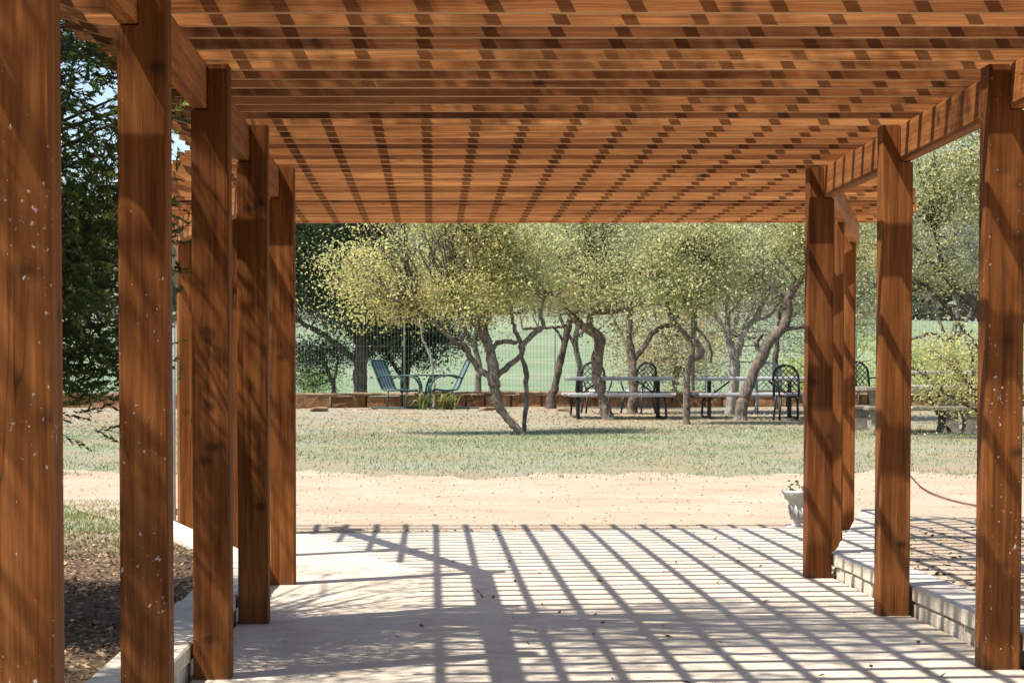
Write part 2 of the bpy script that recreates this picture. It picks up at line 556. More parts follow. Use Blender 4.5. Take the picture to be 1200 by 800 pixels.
# ------------------------------------------------------------------ lie of the land
def patio_z(x):
    return 0.0127 * (x + 0.84)
FL_L, FL_R = 0.54 / 2.25, 0.495 / 2.25         # how much the sides flare per metre past y = 14.1
Y_BEND, Y_END = 14.18, 19.0
def left_in(y):                                # inner line of the left posts
    return -0.84 - max(0.0, y - Y_BEND) * FL_L
def right_in(y):
    return 2.30 + max(0.0, y - Y_BEND) * FL_R
def sstep(a, b, x):
    t = min(1.0, max(0.0, (x - a) / (b - a)))
    return t * t * (3 - 2 * t)
def gz(x, y):
    base = 0.0266 * max(0.0, y - 19.0) - 0.012
    if y > 48:
        base = 0.0266 * 29 - 0.012
    base += 0.02 * math.sin(x * 0.7 + 1.3) * math.sin(y * 0.45) * sstep(20, 26, y)
    if y < 23:
        l, r = left_in(y) - 0.155, right_in(y) + 0.155
        side = max(sstep(0.03, 0.2, l - x), sstep(0.03, 0.2, x - r))
        outer = 0.10 + 0.012 * math.sin(x * 3.1 + y * 1.7) + 0.01 * math.sin(x * 1.3 - y * 2.3)
        near = side * outer + (1 - side) * -0.06
        k = sstep(18.9, 19.15, y) if side < 0.5 else sstep(19.0, 22.5, y)
        return near * (1 - k) + base * k
    return base

def grid(name, xs, ys, fn, mat):
    V = [(x, y, fn(x, y)) for y in ys for x in xs]
    nx = len(xs)
    Fs = [(j * nx + i, j * nx + i + 1, (j + 1) * nx + i + 1, (j + 1) * nx + i) for j in range(len(ys) - 1) for i in range(nx - 1)]
    me = bpy.data.meshes.new(name)
    me.from_pydata(V, [], Fs)
    me.polygons.foreach_set("use_smooth", [True] * len(Fs))
    me.materials.append(mat)
    me.update()
    o = link(name, me)
    o["kind"] = "structure"
    return o

xs = list(np.concatenate([np.linspace(-90, -12, 30), np.linspace(-11, -5.2, 20), np.arange(-5, 7.01, 0.1), np.linspace(7.5, 14, 16), np.linspace(16, 100, 30)]))
ys = list(np.concatenate([np.linspace(-20, 1, 12), np.arange(1.5, 18.8, 0.3), np.arange(18.8, 23.2, 0.1), np.arange(23.5, 49.2, 0.5)]))
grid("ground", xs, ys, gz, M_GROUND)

def fz(x, y):
    z = 0.62 + 0.0 * x
    if y > 49:
        z = 0.62 - 0.9 * sstep(49, 66, y)
    z += max(0.0, y - 62) * 0.046
    if y > 240:
        z += (y - 240) * 0.045 * sstep(240, 330, y)
    z += 0.25 * math.sin(x * 0.05 + y * 0.03) * sstep(60, 120, y) * min(6, y / 80)
    return z
fx = list(np.linspace(-420, 420, 85))
fy = list(np.concatenate([np.linspace(48.4, 120, 40), np.linspace(125, 1200, 80)]))
grid("field", fx, fy, fz, M_FIELD)

# gravel drive crossing in front of the patio, and the strip of it along the right kerb
def wob(x, s=0.0):
    return 0.16 * math.sin(x * 1.9 + s) + 0.11 * math.sin(x * 4.7 + 2 * s) + 0.07 * math.sin(x * 11.3 + s * 3) + 0.05 * math.sin(x * 23.0 + s)
def drive():
    V, Fs = [], []
    cols = np.arange(-40, 44.01, 0.15)
    rows = 16
    for x in cols:
        l, r = left_in(19.0) - 0.5, right_in(19.0) + 0.5
        if x < l:
            y0 = 19.03 + 3.1 * sstep(0, 1.2, l - x) + wob(x, 1.0) * sstep(0, 1.0, l - x)
        elif x > r:
            y0 = 19.03 - 8.6 * sstep(0.0, 0.9, x - r) * 1.0
        else:
            y0 = 19.03
        y1 = 26.5 + wob(x, 4.0) * 2.2 + 0.06 * max(0, -x) * 1.0
        for j in range(rows + 1):
            y = y0 + (y1 - y0) * j / rows
            V.append((x, y, gz(x, y) + 0.006))
    for i in range(len(cols) - 1):
        for j in range(rows):
            a = i * (rows + 1) + j
            Fs.append((a, a + rows + 1, a + rows + 2, a + 1))
    me = bpy.data.meshes.new("gravel_drive")
    me.from_pydata(V, [], Fs)
    me.polygons.foreach_set("use_smooth", [True] * len(Fs))
    me.materials.append(M_GRAVEL)
    me.update()
    link("gravel_drive", me)["kind"] = "structure"
drive()
def side_gravel():
    V, Fs = [], []
    ysr = np.arange(2, 22.6, 0.15)
    for y in ysr:
        x0 = right_in(min(y, 19)) + 0.155 + 0.21
        x1 = 8.5 + wob(y, 2.0)
        for j in range(41):
            x = x0 + (x1 - x0) * j / 40
            V.append((x, y, gz(x, y) + 0.010))
    for i in range(len(ysr) - 1):
        for j in range(40):
            a = i * 41 + j
            Fs.append((a, a + 1, a + 42, a + 41))
    me = bpy.data.meshes.new("gravel_path")
    me.from_pydata(V, [], Fs)
    me.polygons.foreach_set("use_smooth", [True] * len(Fs))
    me.materials.append(M_GRAVEL)
    me.update()
    link("gravel_path", me)["kind"] = "structure"
side_gravel()

# patio slab
def patio():
    mb = MB()
    ring = [(left_in(1.0) - 0.16, -3.0), (right_in(1.0) + 0.16, -3.0), (right_in(Y_BEND) + 0.16, Y_BEND), (right_in(Y_END) + 0.16, Y_END),
            (left_in(Y_END) - 0.16, Y_END), (left_in(Y_BEND) - 0.16, Y_BEND)]
    n = len(ring)
    top = [(x, y, patio_z(x)) for x, y in ring]
    bot = [(x, y, -0.12) for x, y in ring]
    mb.poly(top + bot, [list(range(n)), list(range(2 * n - 1, n - 1, -1))] + [[i, i + n, (i + 1) % n + n, (i + 1) % n] for i in range(n)])
    mb.build("patio", M_PATIO)["kind"] = "structure"
patio()

# ------------------------------------------------------------------ pergola
PW = 0.155
Z_BEAM0, Z_BEAM1 = 2.365, 2.553
Z_SLAT, H_SLAT, T_SLAT = 2.556, 0.14, 0.038
pergola = empty("pergola", (0.7, 10, 0), "red stained timber pergola with slatted roof over the pale patio", "pergola")
pergola.location = (0, 0, 0)

def post_mesh(name, side, z0, mat):
    """side +1: beam notch on the +x (outer) side"""
    mb = MB()
    H0 = Z_BEAM0 - z0 - 0.002
    H1 = H0 + Z_BEAM1 - Z_BEAM0
    h, c, cut = PW / 2, 0.006, PW * 0.06
    lower = [(-h + c, -h), (h - c, -h), (h, -h + c), (h, h - c), (h - c, h), (-h + c, h), (-h, h - c), (-h, -h + c)]
    upper = [(-h + c, -h), (cut, -h), (cut, h), (-h + c, h), (-h, h - c), (-h, -h + c)]
    if side < 0:
        lower = [(-x, y) for x, y in lower][::-1]
        upper = [(-x, y) for x, y in upper][::-1]
    for ring, a, b in ((lower, 0.0, H0), (upper, H0, H1)):
        n = len(ring)
        mb.poly([(x, y, a) for x, y in ring] + [(x, y, b) for x, y in ring],
                [[i, (i + 1) % n, (i + 1) % n + n, i + n] for i in range(n)] + [list(range(n, 2 * n))])
    return mb.mesh(name, mat)

ROWS = [2.85, 5.1, 7.33, 9.57, 11.8, 14.1]
FLARE = [16.3, 18.6]
aL, aR = math.atan(FL_L), -math.atan(FL_R)
for side in (-1, 1):
    for i, y in enumerate(ROWS + FLARE):
        yf = y + PW / 2
        x = (left_in(y) - PW / 2) if side < 0 else (right_in(y) + PW / 2)
        z0 = patio_z(x)
        rz = 0.0
        if y > 15:
            rz = (aL if side < 0 else aR) * 0.9
        spk = (side < 0 and i in (0, 1, 2)) or (side > 0 and i in (0, 3))
        o = link("post", post_mesh("post", side, z0, M_POSTS if spk else M_POST), pergola, (x, yf, z0 - 0.002), rz)

def beam(p0, p1, side):
    d = Vector((p1[0] - p0[0], p1[1] - p0[1], 0))
    L = d.length
    ang = math.atan2(d.y, d.x) - math.pi / 2
    mb = MB()
    mb.box((0, L / 2, (Z_BEAM1 - Z_BEAM0) / 2), (0.062, L, Z_BEAM1 - Z_BEAM0 - 0.004), bev=0.004)
    mb.build("beam", M_BEAM, pergola, (p0[0], p0[1], Z_BEAM0), ang)
off = PW * 0.56 + 0.031 + 0.003
for side in (-1, 1):
    bx = (-0.84 - off) if side < 0 else (2.30 + off)
    for a, b in ((0.6, 5.17), (5.174, 9.64), (9.644, 14.17)):
        beam((bx, a), (bx, b), side)
    f = -FL_L if side < 0 else FL_R
    beam((bx + f * 0.02, 14.19), (bx + f * (18.98 - Y_BEND), 18.98), side)

def slat_mesh(x0, x1):
    """board on edge; the two tails are cut to a curve"""
    H, L = H_SLAT, 0.26
    prof = []
    cut = [(0, 0.085), (0.03, 0.078), (0.07, 0.070), (0.10, 0.055), (0.12, 0.036), (0.16, 0.020), (0.21, 0.006), (L, 0.0)]
    for dx, z in cut:
        prof.append((x0 + dx, z))
    for dx, z in reversed(cut):
        prof.append((x1 - dx, z))
    prof += [(x1, H), (x0, H)]
    n = len(prof)
    mb = MB()
    a = [(x, -T_SLAT / 2, z) for x, z in prof]
    b = [(x, T_SLAT / 2, z) for x, z in prof]
    mb.poly(a + b, [list(range(n)), list(range(2 * n - 1, n - 1, -1))] + [[i, i + n, (i + 1) % n + n, (i + 1) % n] for i in range(n)])
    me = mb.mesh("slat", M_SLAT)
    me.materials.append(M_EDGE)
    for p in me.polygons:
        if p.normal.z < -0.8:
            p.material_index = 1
    return me
base_slat = None
y = 1.15
SP = 0.2985
while y < 19.12:
    lx = left_in(y) - PW - 0.46
    rx = right_in(y) + PW + 0.46
    j = random.uniform(-0.006, 0.006)
    if y < Y_BEND - 0.1:
        if base_slat is None:
            base_slat = slat_mesh(lx, rx)
        me = base_slat
    else:
        me = slat_mesh(lx, rx)
    o = link("slat", me, pergola, (random.uniform(-0.006, 0.006), y + j, Z_SLAT))
    o.rotation_euler = (random.uniform(-0.035, 0.035), random.uniform(-0.0012, 0.0012), random.uniform(-0.0022, 0.0022))
    y += SP
PUR = 0.255
for k in range(-5, 23):
    x = -1.377 + PUR * k
    y0 = 1.0
    if x < left_in(0) - PW - 0.44:
        y0 = Y_BEND + (left_in(0) - PW - 0.44 - x) / FL_L
    if x > right_in(0) + PW + 0.44:
        y0 = Y_BEND + (x - right_in(0) - PW - 0.44) / FL_R
    if y0 > 18.7:
        continue
    L = 19.16 - y0
    mb = MB()
    mb.box((0, L / 2, 0.018), (0.036, L, 0.036))
    o = mb.build("purlin", M_PURL, pergola, (x + random.uniform(-0.004, 0.004), y0, Z_SLAT + H_SLAT + 0.002))

# ------------------------------------------------------------------ limestone kerbs
def kerb(side, label):
    root = empty("stone_kerb", (left_in(0) - PW if side < 0 else right_in(0) + PW, 2.0, 0), label, "kerb")
    root.location = (0, 0, 0)
    def run(p0, p1):
        d = Vector((p1[0] - p0[0], p1[1] - p0[1], 0))
        L = d.length
        d.normalize()
        ang = math.atan2(d.y, d.x) - math.pi / 2
        for course, (z0, h, wid, nom) in enumerate(((-0.04, 0.105, 0.24, 0.30), (0.068, 0.082, 0.27, 0.44))):
            t = 0.0 - (0.13 if course else 0)
            while t < L - 0.05:
                l = nom * random.uniform(0.82, 1.18)
                a, b = max(t, 0.0), min(t + l, L)
                if L - b < 0.12:
                    b = L
                if b - a > 0.05:
                    c = Vector((p0[0], p0[1], 0)) + d * ((a + b) / 2)
                    zz = patio_z(c.x)
                    mb = MB()
                    mb.box((0, 0, 0), (wid + random.uniform(-0.012, 0.004), b - a - 0.005, h - random.uniform(0.002, 0.006)), bev=0.008)
                    o = mb.build("stone", M_LIME, root, (c.x + random.uniform(-0.004, 0.004), c.y, zz + z0 + h / 2), ang + random.uniform(-0.006, 0.006))
                    o.rotation_euler.x = random.uniform(-0.004, 0.004)
                t = b if b < L else L
    w = 0.145
    if side < 0:
        run((left_in(0) - PW - w, 2.0), (left_in(0) - PW - w, Y_BEND))
        run((left_in(Y_BEND) - PW - w - 0.02, Y_BEND + 0.03), (left_in(18.9) - PW - w - 0.02, 18.9))
    else:
        run((right_in(0) + PW + w, 2.0), (right_in(0) + PW + w, Y_BEND))
        run((right_in(Y_BEND) + PW + w + 0.02, Y_BEND + 0.03), (right_in(18.9) + PW + w + 0.02, 18.9))
kerb(-1, "low pale limestone kerb between the left pergola posts and the mulch bed")
kerb(1, "low pale limestone kerb behind the right pergola posts beside the gravel")

# ------------------------------------------------------------------ retaining wall behind the oaks
def wall():
    root = empty("retaining_wall", (0, 48, 0), "low brown stone retaining wall at the back of the lawn", "wall")
    root.location = (0, 0, 0)
    def wy(x):
        return 47.6 + 0.07 * (x + 3) + 0.15 * math.sin(x * 0.6)
    for course in range(2):
        x = -12.0
        while x < 14:
            l = random.uniform(0.32, 0.72) if course == 0 else random.uniform(0.5, 0.95)
            h = random.uniform(0.255, 0.285) if course == 0 else random.uniform(0.06, 0.095)
            c = x + l / 2
            y = wy(c)
            z = 0.745 - 0.02 + 0.004 * (c + 3) * 0.3
            mb = MB()
            mb.box((0, 0, 0), (l - 0.015, 0.34 + (0.05 if course else 0) + random.uniform(-0.03, 0.03), h), bev=0.02)
            me = mb.mesh("stone", M_WALL if course == 0 else M_CAP)
            for v in me.vertices:
                v.co += Vector((random.uniform(-1, 1) * 0.018, random.uniform(-1, 1) * 0.025, random.uniform(-1, 1) * 0.016))
            o = link("stone", me, root, (c, y, z + (h / 2 if course == 0 else 0.258 + h / 2)), math.atan(0.07 + 0.09 * math.cos(c * 0.6)))
            x += l
wall()

# ------------------------------------------------------------------ foliage and trees
def unit(n):
    v = rng.normal(size=(n, 3))
    return v / np.linalg.norm(v, axis=1, keepdims=True)

def leaf_quads(centers, size, up=0.35, aspect=0.55):
    n = len(centers)
    nrm = unit(n)
    nrm[:, 2] += up
    nrm /= np.linalg.norm(nrm, axis=1, keepdims=True)
    t = unit(n)
    t -= nrm * (t * nrm).sum(1, keepdims=True)
    t /= np.linalg.norm(t, axis=1, keepdims=True) + 1e-9
    w = np.cross(nrm, t)
    s = (size * rng.uniform(0.55, 1.3, n))[:, None]
    V = np.empty((n, 4, 3))
    V[:, 0] = centers - t * s
    V[:, 1] = centers + w * s * aspect - t * s * 0.1
    V[:, 2] = centers + t * s
    V[:, 3] = centers - w * s * aspect - t * s * 0.1
    return V

def tints(n, pal, jit=0.18):
    pal = np.array(pal, float)
    i = rng.integers(0, len(pal), n)
    c = pal[i] * rng.uniform(1 - jit, 1 + jit, (n, 1))
    return c * rng.uniform(0.94, 1.06, (n, 3))

def lift(pal, k, grey=0.0):
    out = []
    mean = [sum(c[i] for c in pal) / len(pal) for i in range(3)]
    for c in pal:
        c = [0.6 * v + 0.4 * m_ for v, m_ in zip(c, mean)]
        g = sum(c) / 3
        out.append(tuple((v * (1 - grey) + g * grey) * k for v in c))
    return out
OAK = lift([(0.170, 0.180, 0.078), (0.20, 0.20, 0.085), (0.145, 0.160, 0.070), (0.25, 0.225, 0.088), (0.20, 0.20, 0.12), (0.235, 0.23, 0.11)], 2.25, 0.10)
OAKY = lift([(0.235, 0.225, 0.085), (0.27, 0.245, 0.09), (0.195, 0.20, 0.08), (0.31, 0.255, 0.08), (0.23, 0.23, 0.13)], 2.15, 0.08)
OAKG = lift([(0.14, 0.162, 0.07), (0.165, 0.18, 0.09), (0.12, 0.138, 0.065), (0.20, 0.20, 0.105), (0.21, 0.215, 0.15)], 2.5, 0.15)
GREY = lift([(0.16, 0.16, 0.10), (0.19, 0.182, 0.13), (0.135, 0.143, 0.085), (0.22, 0.195, 0.135), (0.17, 0.155, 0.12)], 2.5, 0.2)
TWIGGY = lift([(0.24, 0.205, 0.11), (0.20, 0.185, 0.10), (0.28, 0.205, 0.095), (0.16, 0.162, 0.08)], 2.2, 0.1)
DARK = [(0.040, 0.062, 0.028), (0.060, 0.082, 0.038), (0.080, 0.110, 0.048), (0.034, 0.048, 0.024)]
BRIGHT = lift([(0.24, 0.29, 0.055), (0.30, 0.32, 0.07), (0.20, 0.26, 0.05), (0.33, 0.32, 0.09)], 1.5)
JUN = [(0.085, 0.125, 0.042), (0.115, 0.165, 0.05), (0.06, 0.09, 0.034), (0.18, 0.225, 0.055), (0.10, 0.135, 0.055)]
PINK = [(0.30, 0.13, 0.17), (0.26, 0.12, 0.16), (0.34, 0.17, 0.19), (0.22, 0.13, 0.12)]

def smooth_path(pts, sub=4):
    """Catmull-Rom through the points (x, y, z, r)"""
    P = [np.array(p, float) for p in pts]
    if len(P) < 3:
        return P
    P = [2 * P[0] - P[1]] + P + [2 * P[-1] - P[-2]]
    out = []
    for i in range(1, len(P) - 2):
        p0, p1, p2, p3 = P[i - 1:i + 3]
        for k in range(sub):
            t = k / sub
            q = 0.5 * (2 * p1 + (p2 - p0) * t + (2 * p0 - 5 * p1 + 4 * p2 - p3) * t ** 2 + (3 * p1 - p0 - 3 * p2 + p3) * t ** 3)
            out.append(q)
    out.append(P[-2])
    return out

def tree(name, label, Y, stems, lobes, pal, bark, nclus=260, per=55, leaf=0.05, sig=0.17, cat="tree", group=None, twigs=True, branch_mat=None, lean=0.0):
    """stems: lists of (px, py, radius_px[, dY]); first stem is the trunk. lobes: (px, py, rx_px, ry_px[, dY, rY])"""
    mpp = Y / F_PX
    base = at(stems[0][0][0], stems[0][0][1], Y)
    base.z = min(base.z, gz(base.x, Y) if Y < 48.3 else fz(base.x, Y) + 0.02)
    root = empty(name, base, label, cat, group)
    rnodes = []
    trunk, limbs = MB(), MB()
    for si, st in enumerate(stems):
        pts = []
        for k, p in enumerate(st):
            dY = p[3] if len(p) > 3 else 0.0
            q = at(p[0], p[1], Y + dY)
            pts.append((q.x, q.y, q.z, max(p[2], 0.9) * mpp))
        if si == 0:
            b0 = pts[0]
            pts = [(b0[0], b0[1], base.z - 0.12, b0[3] * 1.5)] + pts
        sp = smooth_path(pts, 5)
        R = []
        for k, q in enumerate(sp):
            R.append(q[3] * (1 + 0.08 * math.sin(k * 0.9 + si) + random.uniform(-0.035, 0.035)))
        P = [Vector(q[:3]) - base for q in sp]
        for q in P[1:-1]:
            q += Vector((random.uniform(-1, 1), random.uniform(-1, 1), random.uniform(-1, 1))) * 0.012
        (trunk if si == 0 else limbs).tube(P, R, 9)
        for q in P[len(P) // 3:]:
            rnodes.append(np.array(q))
    trunk_o = trunk.build("trunk", bark, root)
    # crown
    rn = np.array(rnodes)
    C, S = [], []
    wts = np.array([l[2] * l[3] for l in lobes], float)
    wts /= wts.sum()
    for li, l in enumerate(lobes):
        n = max(3, int(nclus * wts[li]))
        dY = l[4] if len(l) > 4 else 0.0
        rY = l[5] if len(l) > 5 else max(0.5, l[2] * mpp * 0.8)
        c = at(l[0], l[1], Y + dY) - base
        u = unit(n) * (rng.uniform(0.12, 1.0, n) ** (1 / 2.4))[:, None]
        q = np.array(c)[None, :] + u * np.array([l[2] * mpp, rY, l[3] * mpp])[None, :]
        C.append(q)
    C = np.concatenate(C)
    ph = rng.uniform(0, 6.28, 3)
    g = np.sin(C[:, 0] * 3.1 + ph[0] + C[:, 1] * 1.1) + np.sin(C[:, 2] * 4.3 + ph[1] + C[:, 0] * 1.7) + np.sin(C[:, 1] * 2.7 + ph[2] - C[:, 2] * 1.9)
    C = C[g > -0.75]
    C = C + rng.normal(size=C.shape) * 0.15 * np.array([1.4, 1.4, 0.8])
    nc = len(C)
    if twigs:
        for k in range(0, nc, 2):
            d = np.linalg.norm(rn - C[k], axis=1) + np.where(rn[:, 2] > C[k][2] + 0.1, 0.6, 0)
            a = rn[np.argmin(d)]
            e = C[k]
            if np.linalg.norm(e - a) < 0.05:
                continue
            mid1 = a + (e - a) * 0.35 + rng.normal(size=3) * 0.08 * np.linalg.norm(e - a)
            mid2 = a + (e - a) * 0.7 + rng.normal(size=3) * 0.10 * np.linalg.norm(e - a)
            L = np.linalg.norm(e - a)
            r0 = min(0.03, 0.010 + 0.009 * L)
            limbs.tube([Vector(a), Vector(mid1), Vector(mid2), Vector(e)], [r0, r0 * 0.75, r0 * 0.5, r0 * 0.25], 4, cap=False)
    if limbs.v:
        limbs.build("limbs", branch_mat or bark, trunk_o)
    npc = np.maximum(6, (per * 1.3 * rng.uniform(0.35, 1.65, nc))).astype(int)
    idx = np.repeat(np.arange(nc), npc)
    off_ = rng.normal(size=(len(idx), 3)) * sig * np.array([1.15, 1.15, 0.65])
    ctr = C[idx] + off_ * 1.25 * rng.uniform(0.7, 1.4, nc)[idx][:, None]
    V = leaf_quads(ctr, leaf * 0.64)
    clus_t = rng.uniform(0.68, 1.48, (nc, 1)) * rng.uniform(0.93, 1.07, (nc, 3))
    col = tints(len(idx), pal) * clus_t[idx]
    link("crown", fast_mesh("crown", V, 4, M_LEAF, col), root)
    return root

TREES = "oaks on the lawn"
tree("oak_tree", "twisted forked oak leaning over the lawn, nearest the patio", 36.1,
     [[(611, 507, 4.6), (598.6, 494.5, 4.6), (584, 475, 5.4), (580.5, 456, 6.4), (578.5, 445, 7.0), (577, 426, 6.4), (570, 399, 6.0), (560, 382, 5.2), (546, 366, 3.6, 0.3), (535, 340, 2.5, .5)],
      [(577, 446, 4.2), (571, 439, 4.0), (560, 431, 3.8), (548, 412, 3.6), (541, 397, 3.0), (546, 390, 2.6), (542, 376, 2.2), (530, 350, 1.6)],
      [(579, 446, 3.4), (588, 435, 3.4), (609, 418, 3.2), (613.5, 403, 3.4), (624, 392, 3.2), (637, 382, 2.6), (633, 368, 2.2), (640, 345, 1.6)],
      [(577, 410, 2.6), (583, 402, 2.8), (592, 400, 2.8), (607, 401, 2.2), (609, 395, 1.8)],
      [(581, 436, 3.5, 0.3), (573, 410, 4.0, 0.5), (569, 380, 3.6, 0.6), (572, 350, 2.6, 0.7), (580, 310, 2.0, 0.7)],
      [(546, 411, 2.6), (528, 396, 2.4), (510, 380, 2.0), (490, 360, 1.4)]],
     [(425, 325, 38, 38), (470, 305, 50, 48), (520, 320, 50, 46), (565, 330, 46, 42), (605, 345, 40, 26), (470, 250, 60, 40), (540, 262, 60, 45), (600, 280, 50, 45), (440, 362, 32, 16), (500, 360, 40, 16), (655, 345, 25, 22), (540, 210, 70, 40)],
     OAKY, M_BARK, 720, 60, 0.042, 0.15, group=TREES)
tree("oak_tree", "slender oak stem standing just right of the twisted forked oak", 36.9,
     [[(614, 497, 2.8), (616.5, 470, 2.9), (616.6, 441, 3.0), (611, 415, 2.8), (610, 403, 2.8), (603, 385, 2.4), (600, 372, 2.0), (596, 340, 1.4)]],
     [(600, 335, 32, 30), (625, 320, 34, 30), (590, 290, 40, 32)], OAK, M_BARK, 110, 55, 0.042, 0.15, group=TREES)
tree("oak_tree", "dark straight leaning oak trunk in front of the brown stone wall", 47.0,
     [[(646, 464, 5.0), (650, 455, 4.4), (655, 430, 4.2), (661, 404, 4.0), (669, 372, 3.6), (674, 340, 2.6), (680, 300, 1.8)],
      [(661, 402, 2), (655, 392, 1.6), (650, 384, 1.2)], [(667, 380, 1.8), (655, 383, 1.6), (630, 384, 1.8), (612, 385, 1.4)]],
     [(655, 330, 45, 36), (690, 310, 40, 40), (640, 285, 50, 35), (700, 265, 50, 36)], OAK, M_BARKD, 310, 54, 0.05, 0.18, group=TREES)
tree("oak_tree", "thick bent oak trunk growing at the front of the left picnic table", 41.6,
     [[(712, 488, 8.0), (707, 472, 6.2), (703, 457, 6.0), (699, 435, 6.4), (701, 412, 6.6), (703, 398, 6.6), (696, 389, 6.0), (688, 386, 5.2), (673, 373, 4.2), (662, 360, 3.0), (650, 335, 2.2)],
      [(693, 389, 4.0), (691, 377, 4.0), (694, 367, 3.6), (707, 365, 3.4), (722, 365, 3.0), (739, 360, 2.8), (758, 351, 2.2), (775, 330, 1.6)],
      [(673, 373, 2.6), (680, 350, 2.2), (690, 315, 1.6)]],
     [(660, 335, 40, 30), (700, 330, 45, 34), (745, 325, 40, 26), (690, 285, 55, 38), (740, 275, 50, 40), (650, 300, 42, 34), (700, 235, 60, 36)],
     OAK, M_BARK, 500, 58, 0.046, 0.16, group=TREES)
tree("oak_tree", "grey speckled oak trunk behind the left picnic table with an arching branch", 44.5,
     [[(740, 481, 5.4), (742, 465, 5.2), (742, 449, 5.6), (741, 424, 5.2), (738, 400, 4.0), (738, 380, 3.6), (737, 360, 3.2), (742, 330, 2.2), (748, 300, 1.6)],
      [(742, 424, 3.4), (746, 417, 3.2), (754, 407, 3.2), (764, 391, 3.0), (776, 383, 3.0), (787, 379, 2.6), (790, 360, 2.0), (795, 330, 1.6)]],
     [(735, 330, 38, 26), (770, 310, 40, 34), (745, 270, 50, 40), (800, 335, 34, 28), (790, 275, 40, 30)],
     OAKG, M_BARK, 320, 55, 0.05, 0.17, group=TREES)
tree("oak_tree", "crooked thin oak with a sharp kink, between the two metal picnic tables", 39.2,
     [[(805, 497, 4.6), (804, 475, 4.2), (804.5, 457, 4.2), (806, 438, 4.0), (809, 421, 4.0), (816, 419, 3.6), (822, 416, 3.8), (820, 406, 3.6), (814, 400, 3.6), (806, 396, 3.0), (795, 382, 2.8), (788, 377, 2.6), (783, 362, 2.6), (780, 340, 1.8)],
      [(812, 397, 2.4), (815, 377, 2.4), (812, 354, 2.2), (806, 330, 1.6)],
      [(790, 378, 2.2), (797, 366, 2.2), (803, 355, 1.8), (800, 345, 1.4)],
      [(816, 384, 1.8), (824, 392, 1.6), (832, 405, 1.4), (834, 425, 1.2)],
      [(803, 357, 1.6), (808, 320, 1.6), (812, 300, 1.4)]],
     [(790, 345, 30, 20), (815, 330, 36, 26), (770, 330, 28, 22), (835, 300, 30, 30), (775, 285, 36, 30), (830, 260, 40, 34)],
     OAK, M_BARK, 320, 55, 0.046, 0.16, group=TREES)
tree("oak_tree", "pale grey forked oak behind the right picnic table", 44.0,
     [[(855, 486, 6.4), (857, 465, 5.4), (860, 440, 5.4), (858, 415, 4.4), (854, 394, 3.6), (853, 375, 3.2), (852, 355, 2.8), (854, 320, 2.0)],
      [(855, 398, 3.0), (848, 382, 2.6), (838, 371, 2.4), (829, 363, 2.0), (815, 350, 1.4)],
      [(860, 440, 4.0), (863, 419, 4.0), (871, 392, 3.8), (878, 381, 3.4), (886, 372, 3.4), (895, 351, 3.0), (903, 338, 2.6), (912, 322, 2.0), (918, 300, 1.5)],
      [(882, 376, 2.0), (900, 371, 2.0), (914, 355, 1.6)],
      [(852, 372, 1.8), (868, 350, 1.6), (880, 320, 1.2)]],
     [(850, 335, 32, 24), (880, 325, 36, 26), (910, 305, 36, 30), (860, 290, 46, 34), (900, 265, 46, 34), (835, 310, 30, 26), (930, 340, 22, 20)],
     OAKG, M_BARKP, 380, 52, 0.048, 0.17, group=TREES)
tree("oak_tree", "thick oak trunk leaning right in front of the right picnic table", 41.2,
     [[(867, 488, 8.4), (871, 470, 6.8), (874, 460, 6.6), (886, 432, 6.4), (899, 405, 6.4), (910, 391, 6.4), (918, 383, 6.0), (924, 367, 5.6), (923, 352, 5.2), (932, 335, 5.0), (943, 324, 4.6), (962, 308, 3.6), (985, 290, 2.6)],
      [(915, 388, 3.0), (930, 384, 2.6), (944, 382, 2.4), (965, 372, 1.8)],
      [(893, 412, 3.4), (886, 403, 3.2), (888, 398, 3.0), (894, 391, 2.4)],
      [(926, 350, 2.2), (915, 345, 2.0), (905, 350, 1.4)]],
     [(945, 300, 40, 28), (985, 290, 45, 34), (925, 275, 46, 32), (1000, 330, 30, 24), (975, 245, 55, 40), (1010, 370, 22, 22)],
     OAK, M_BARK, 400, 55, 0.046, 0.16, group=TREES)
tree("oak_tree", "thin dark oak trunk behind the black chair by the right post", 46.5,
     [[(912, 478, 3.4), (910, 450, 3.2), (908.5, 426, 3.4), (911, 400, 3.0), (914, 370, 2.4), (918, 340, 1.6)]],
     [(915, 335, 30, 24), (935, 360, 24, 18), (900, 300, 34, 30)], OAKG, M_BARKD, 110, 48, 0.048, 0.17, group=TREES)
tree("oak_tree", "large oak at right with foliage hanging between the two right posts", 39.5,
     [[(1176, 492, 9), (1172, 460, 8), (1166, 420, 7.5), (1158, 385, 7), (1147, 366, 6), (1137, 352, 5.4), (1118, 336, 4.2), (1105, 310, 3), (1095, 270, 2)],
      [(1166, 424, 3.4), (1147, 407, 2.0), (1130, 388, 2.2), (1115, 368, 2.2), (1100, 350, 2.0), (1086, 335, 1.6)],
      [(1118, 336, 3), (1085, 300, 2.2), (1060, 280, 1.6)],
      [(1158, 385, 5), (1175, 350, 4), (1190, 300, 3), (1180, 240, 2)],
      [(1140, 388, 1.8), (1120, 395, 1.8), (1105, 398, 1.6), (1096, 391, 1.8), (1082, 393, 1.8), (1066, 400, 1.4)]],
     [(1090, 300, 34, 30), (1120, 290, 40, 34), (1110, 235, 50, 40), (1075, 250, 34, 34), (1145, 220, 40, 40), (1100, 200, 45, 26), (1085, 335, 24, 12), (1125, 330, 26, 16), (1160, 300, 40, 40), (1180, 230, 50, 50), (1040, 290, 30, 40), (1050, 230, 40, 36), (1115, 165, 50, 32), (1155, 150, 50, 40), (1130, 190, 40, 26)],
     OAK, M_BARKD, 640, 58, 0.042, 0.15, group=TREES)
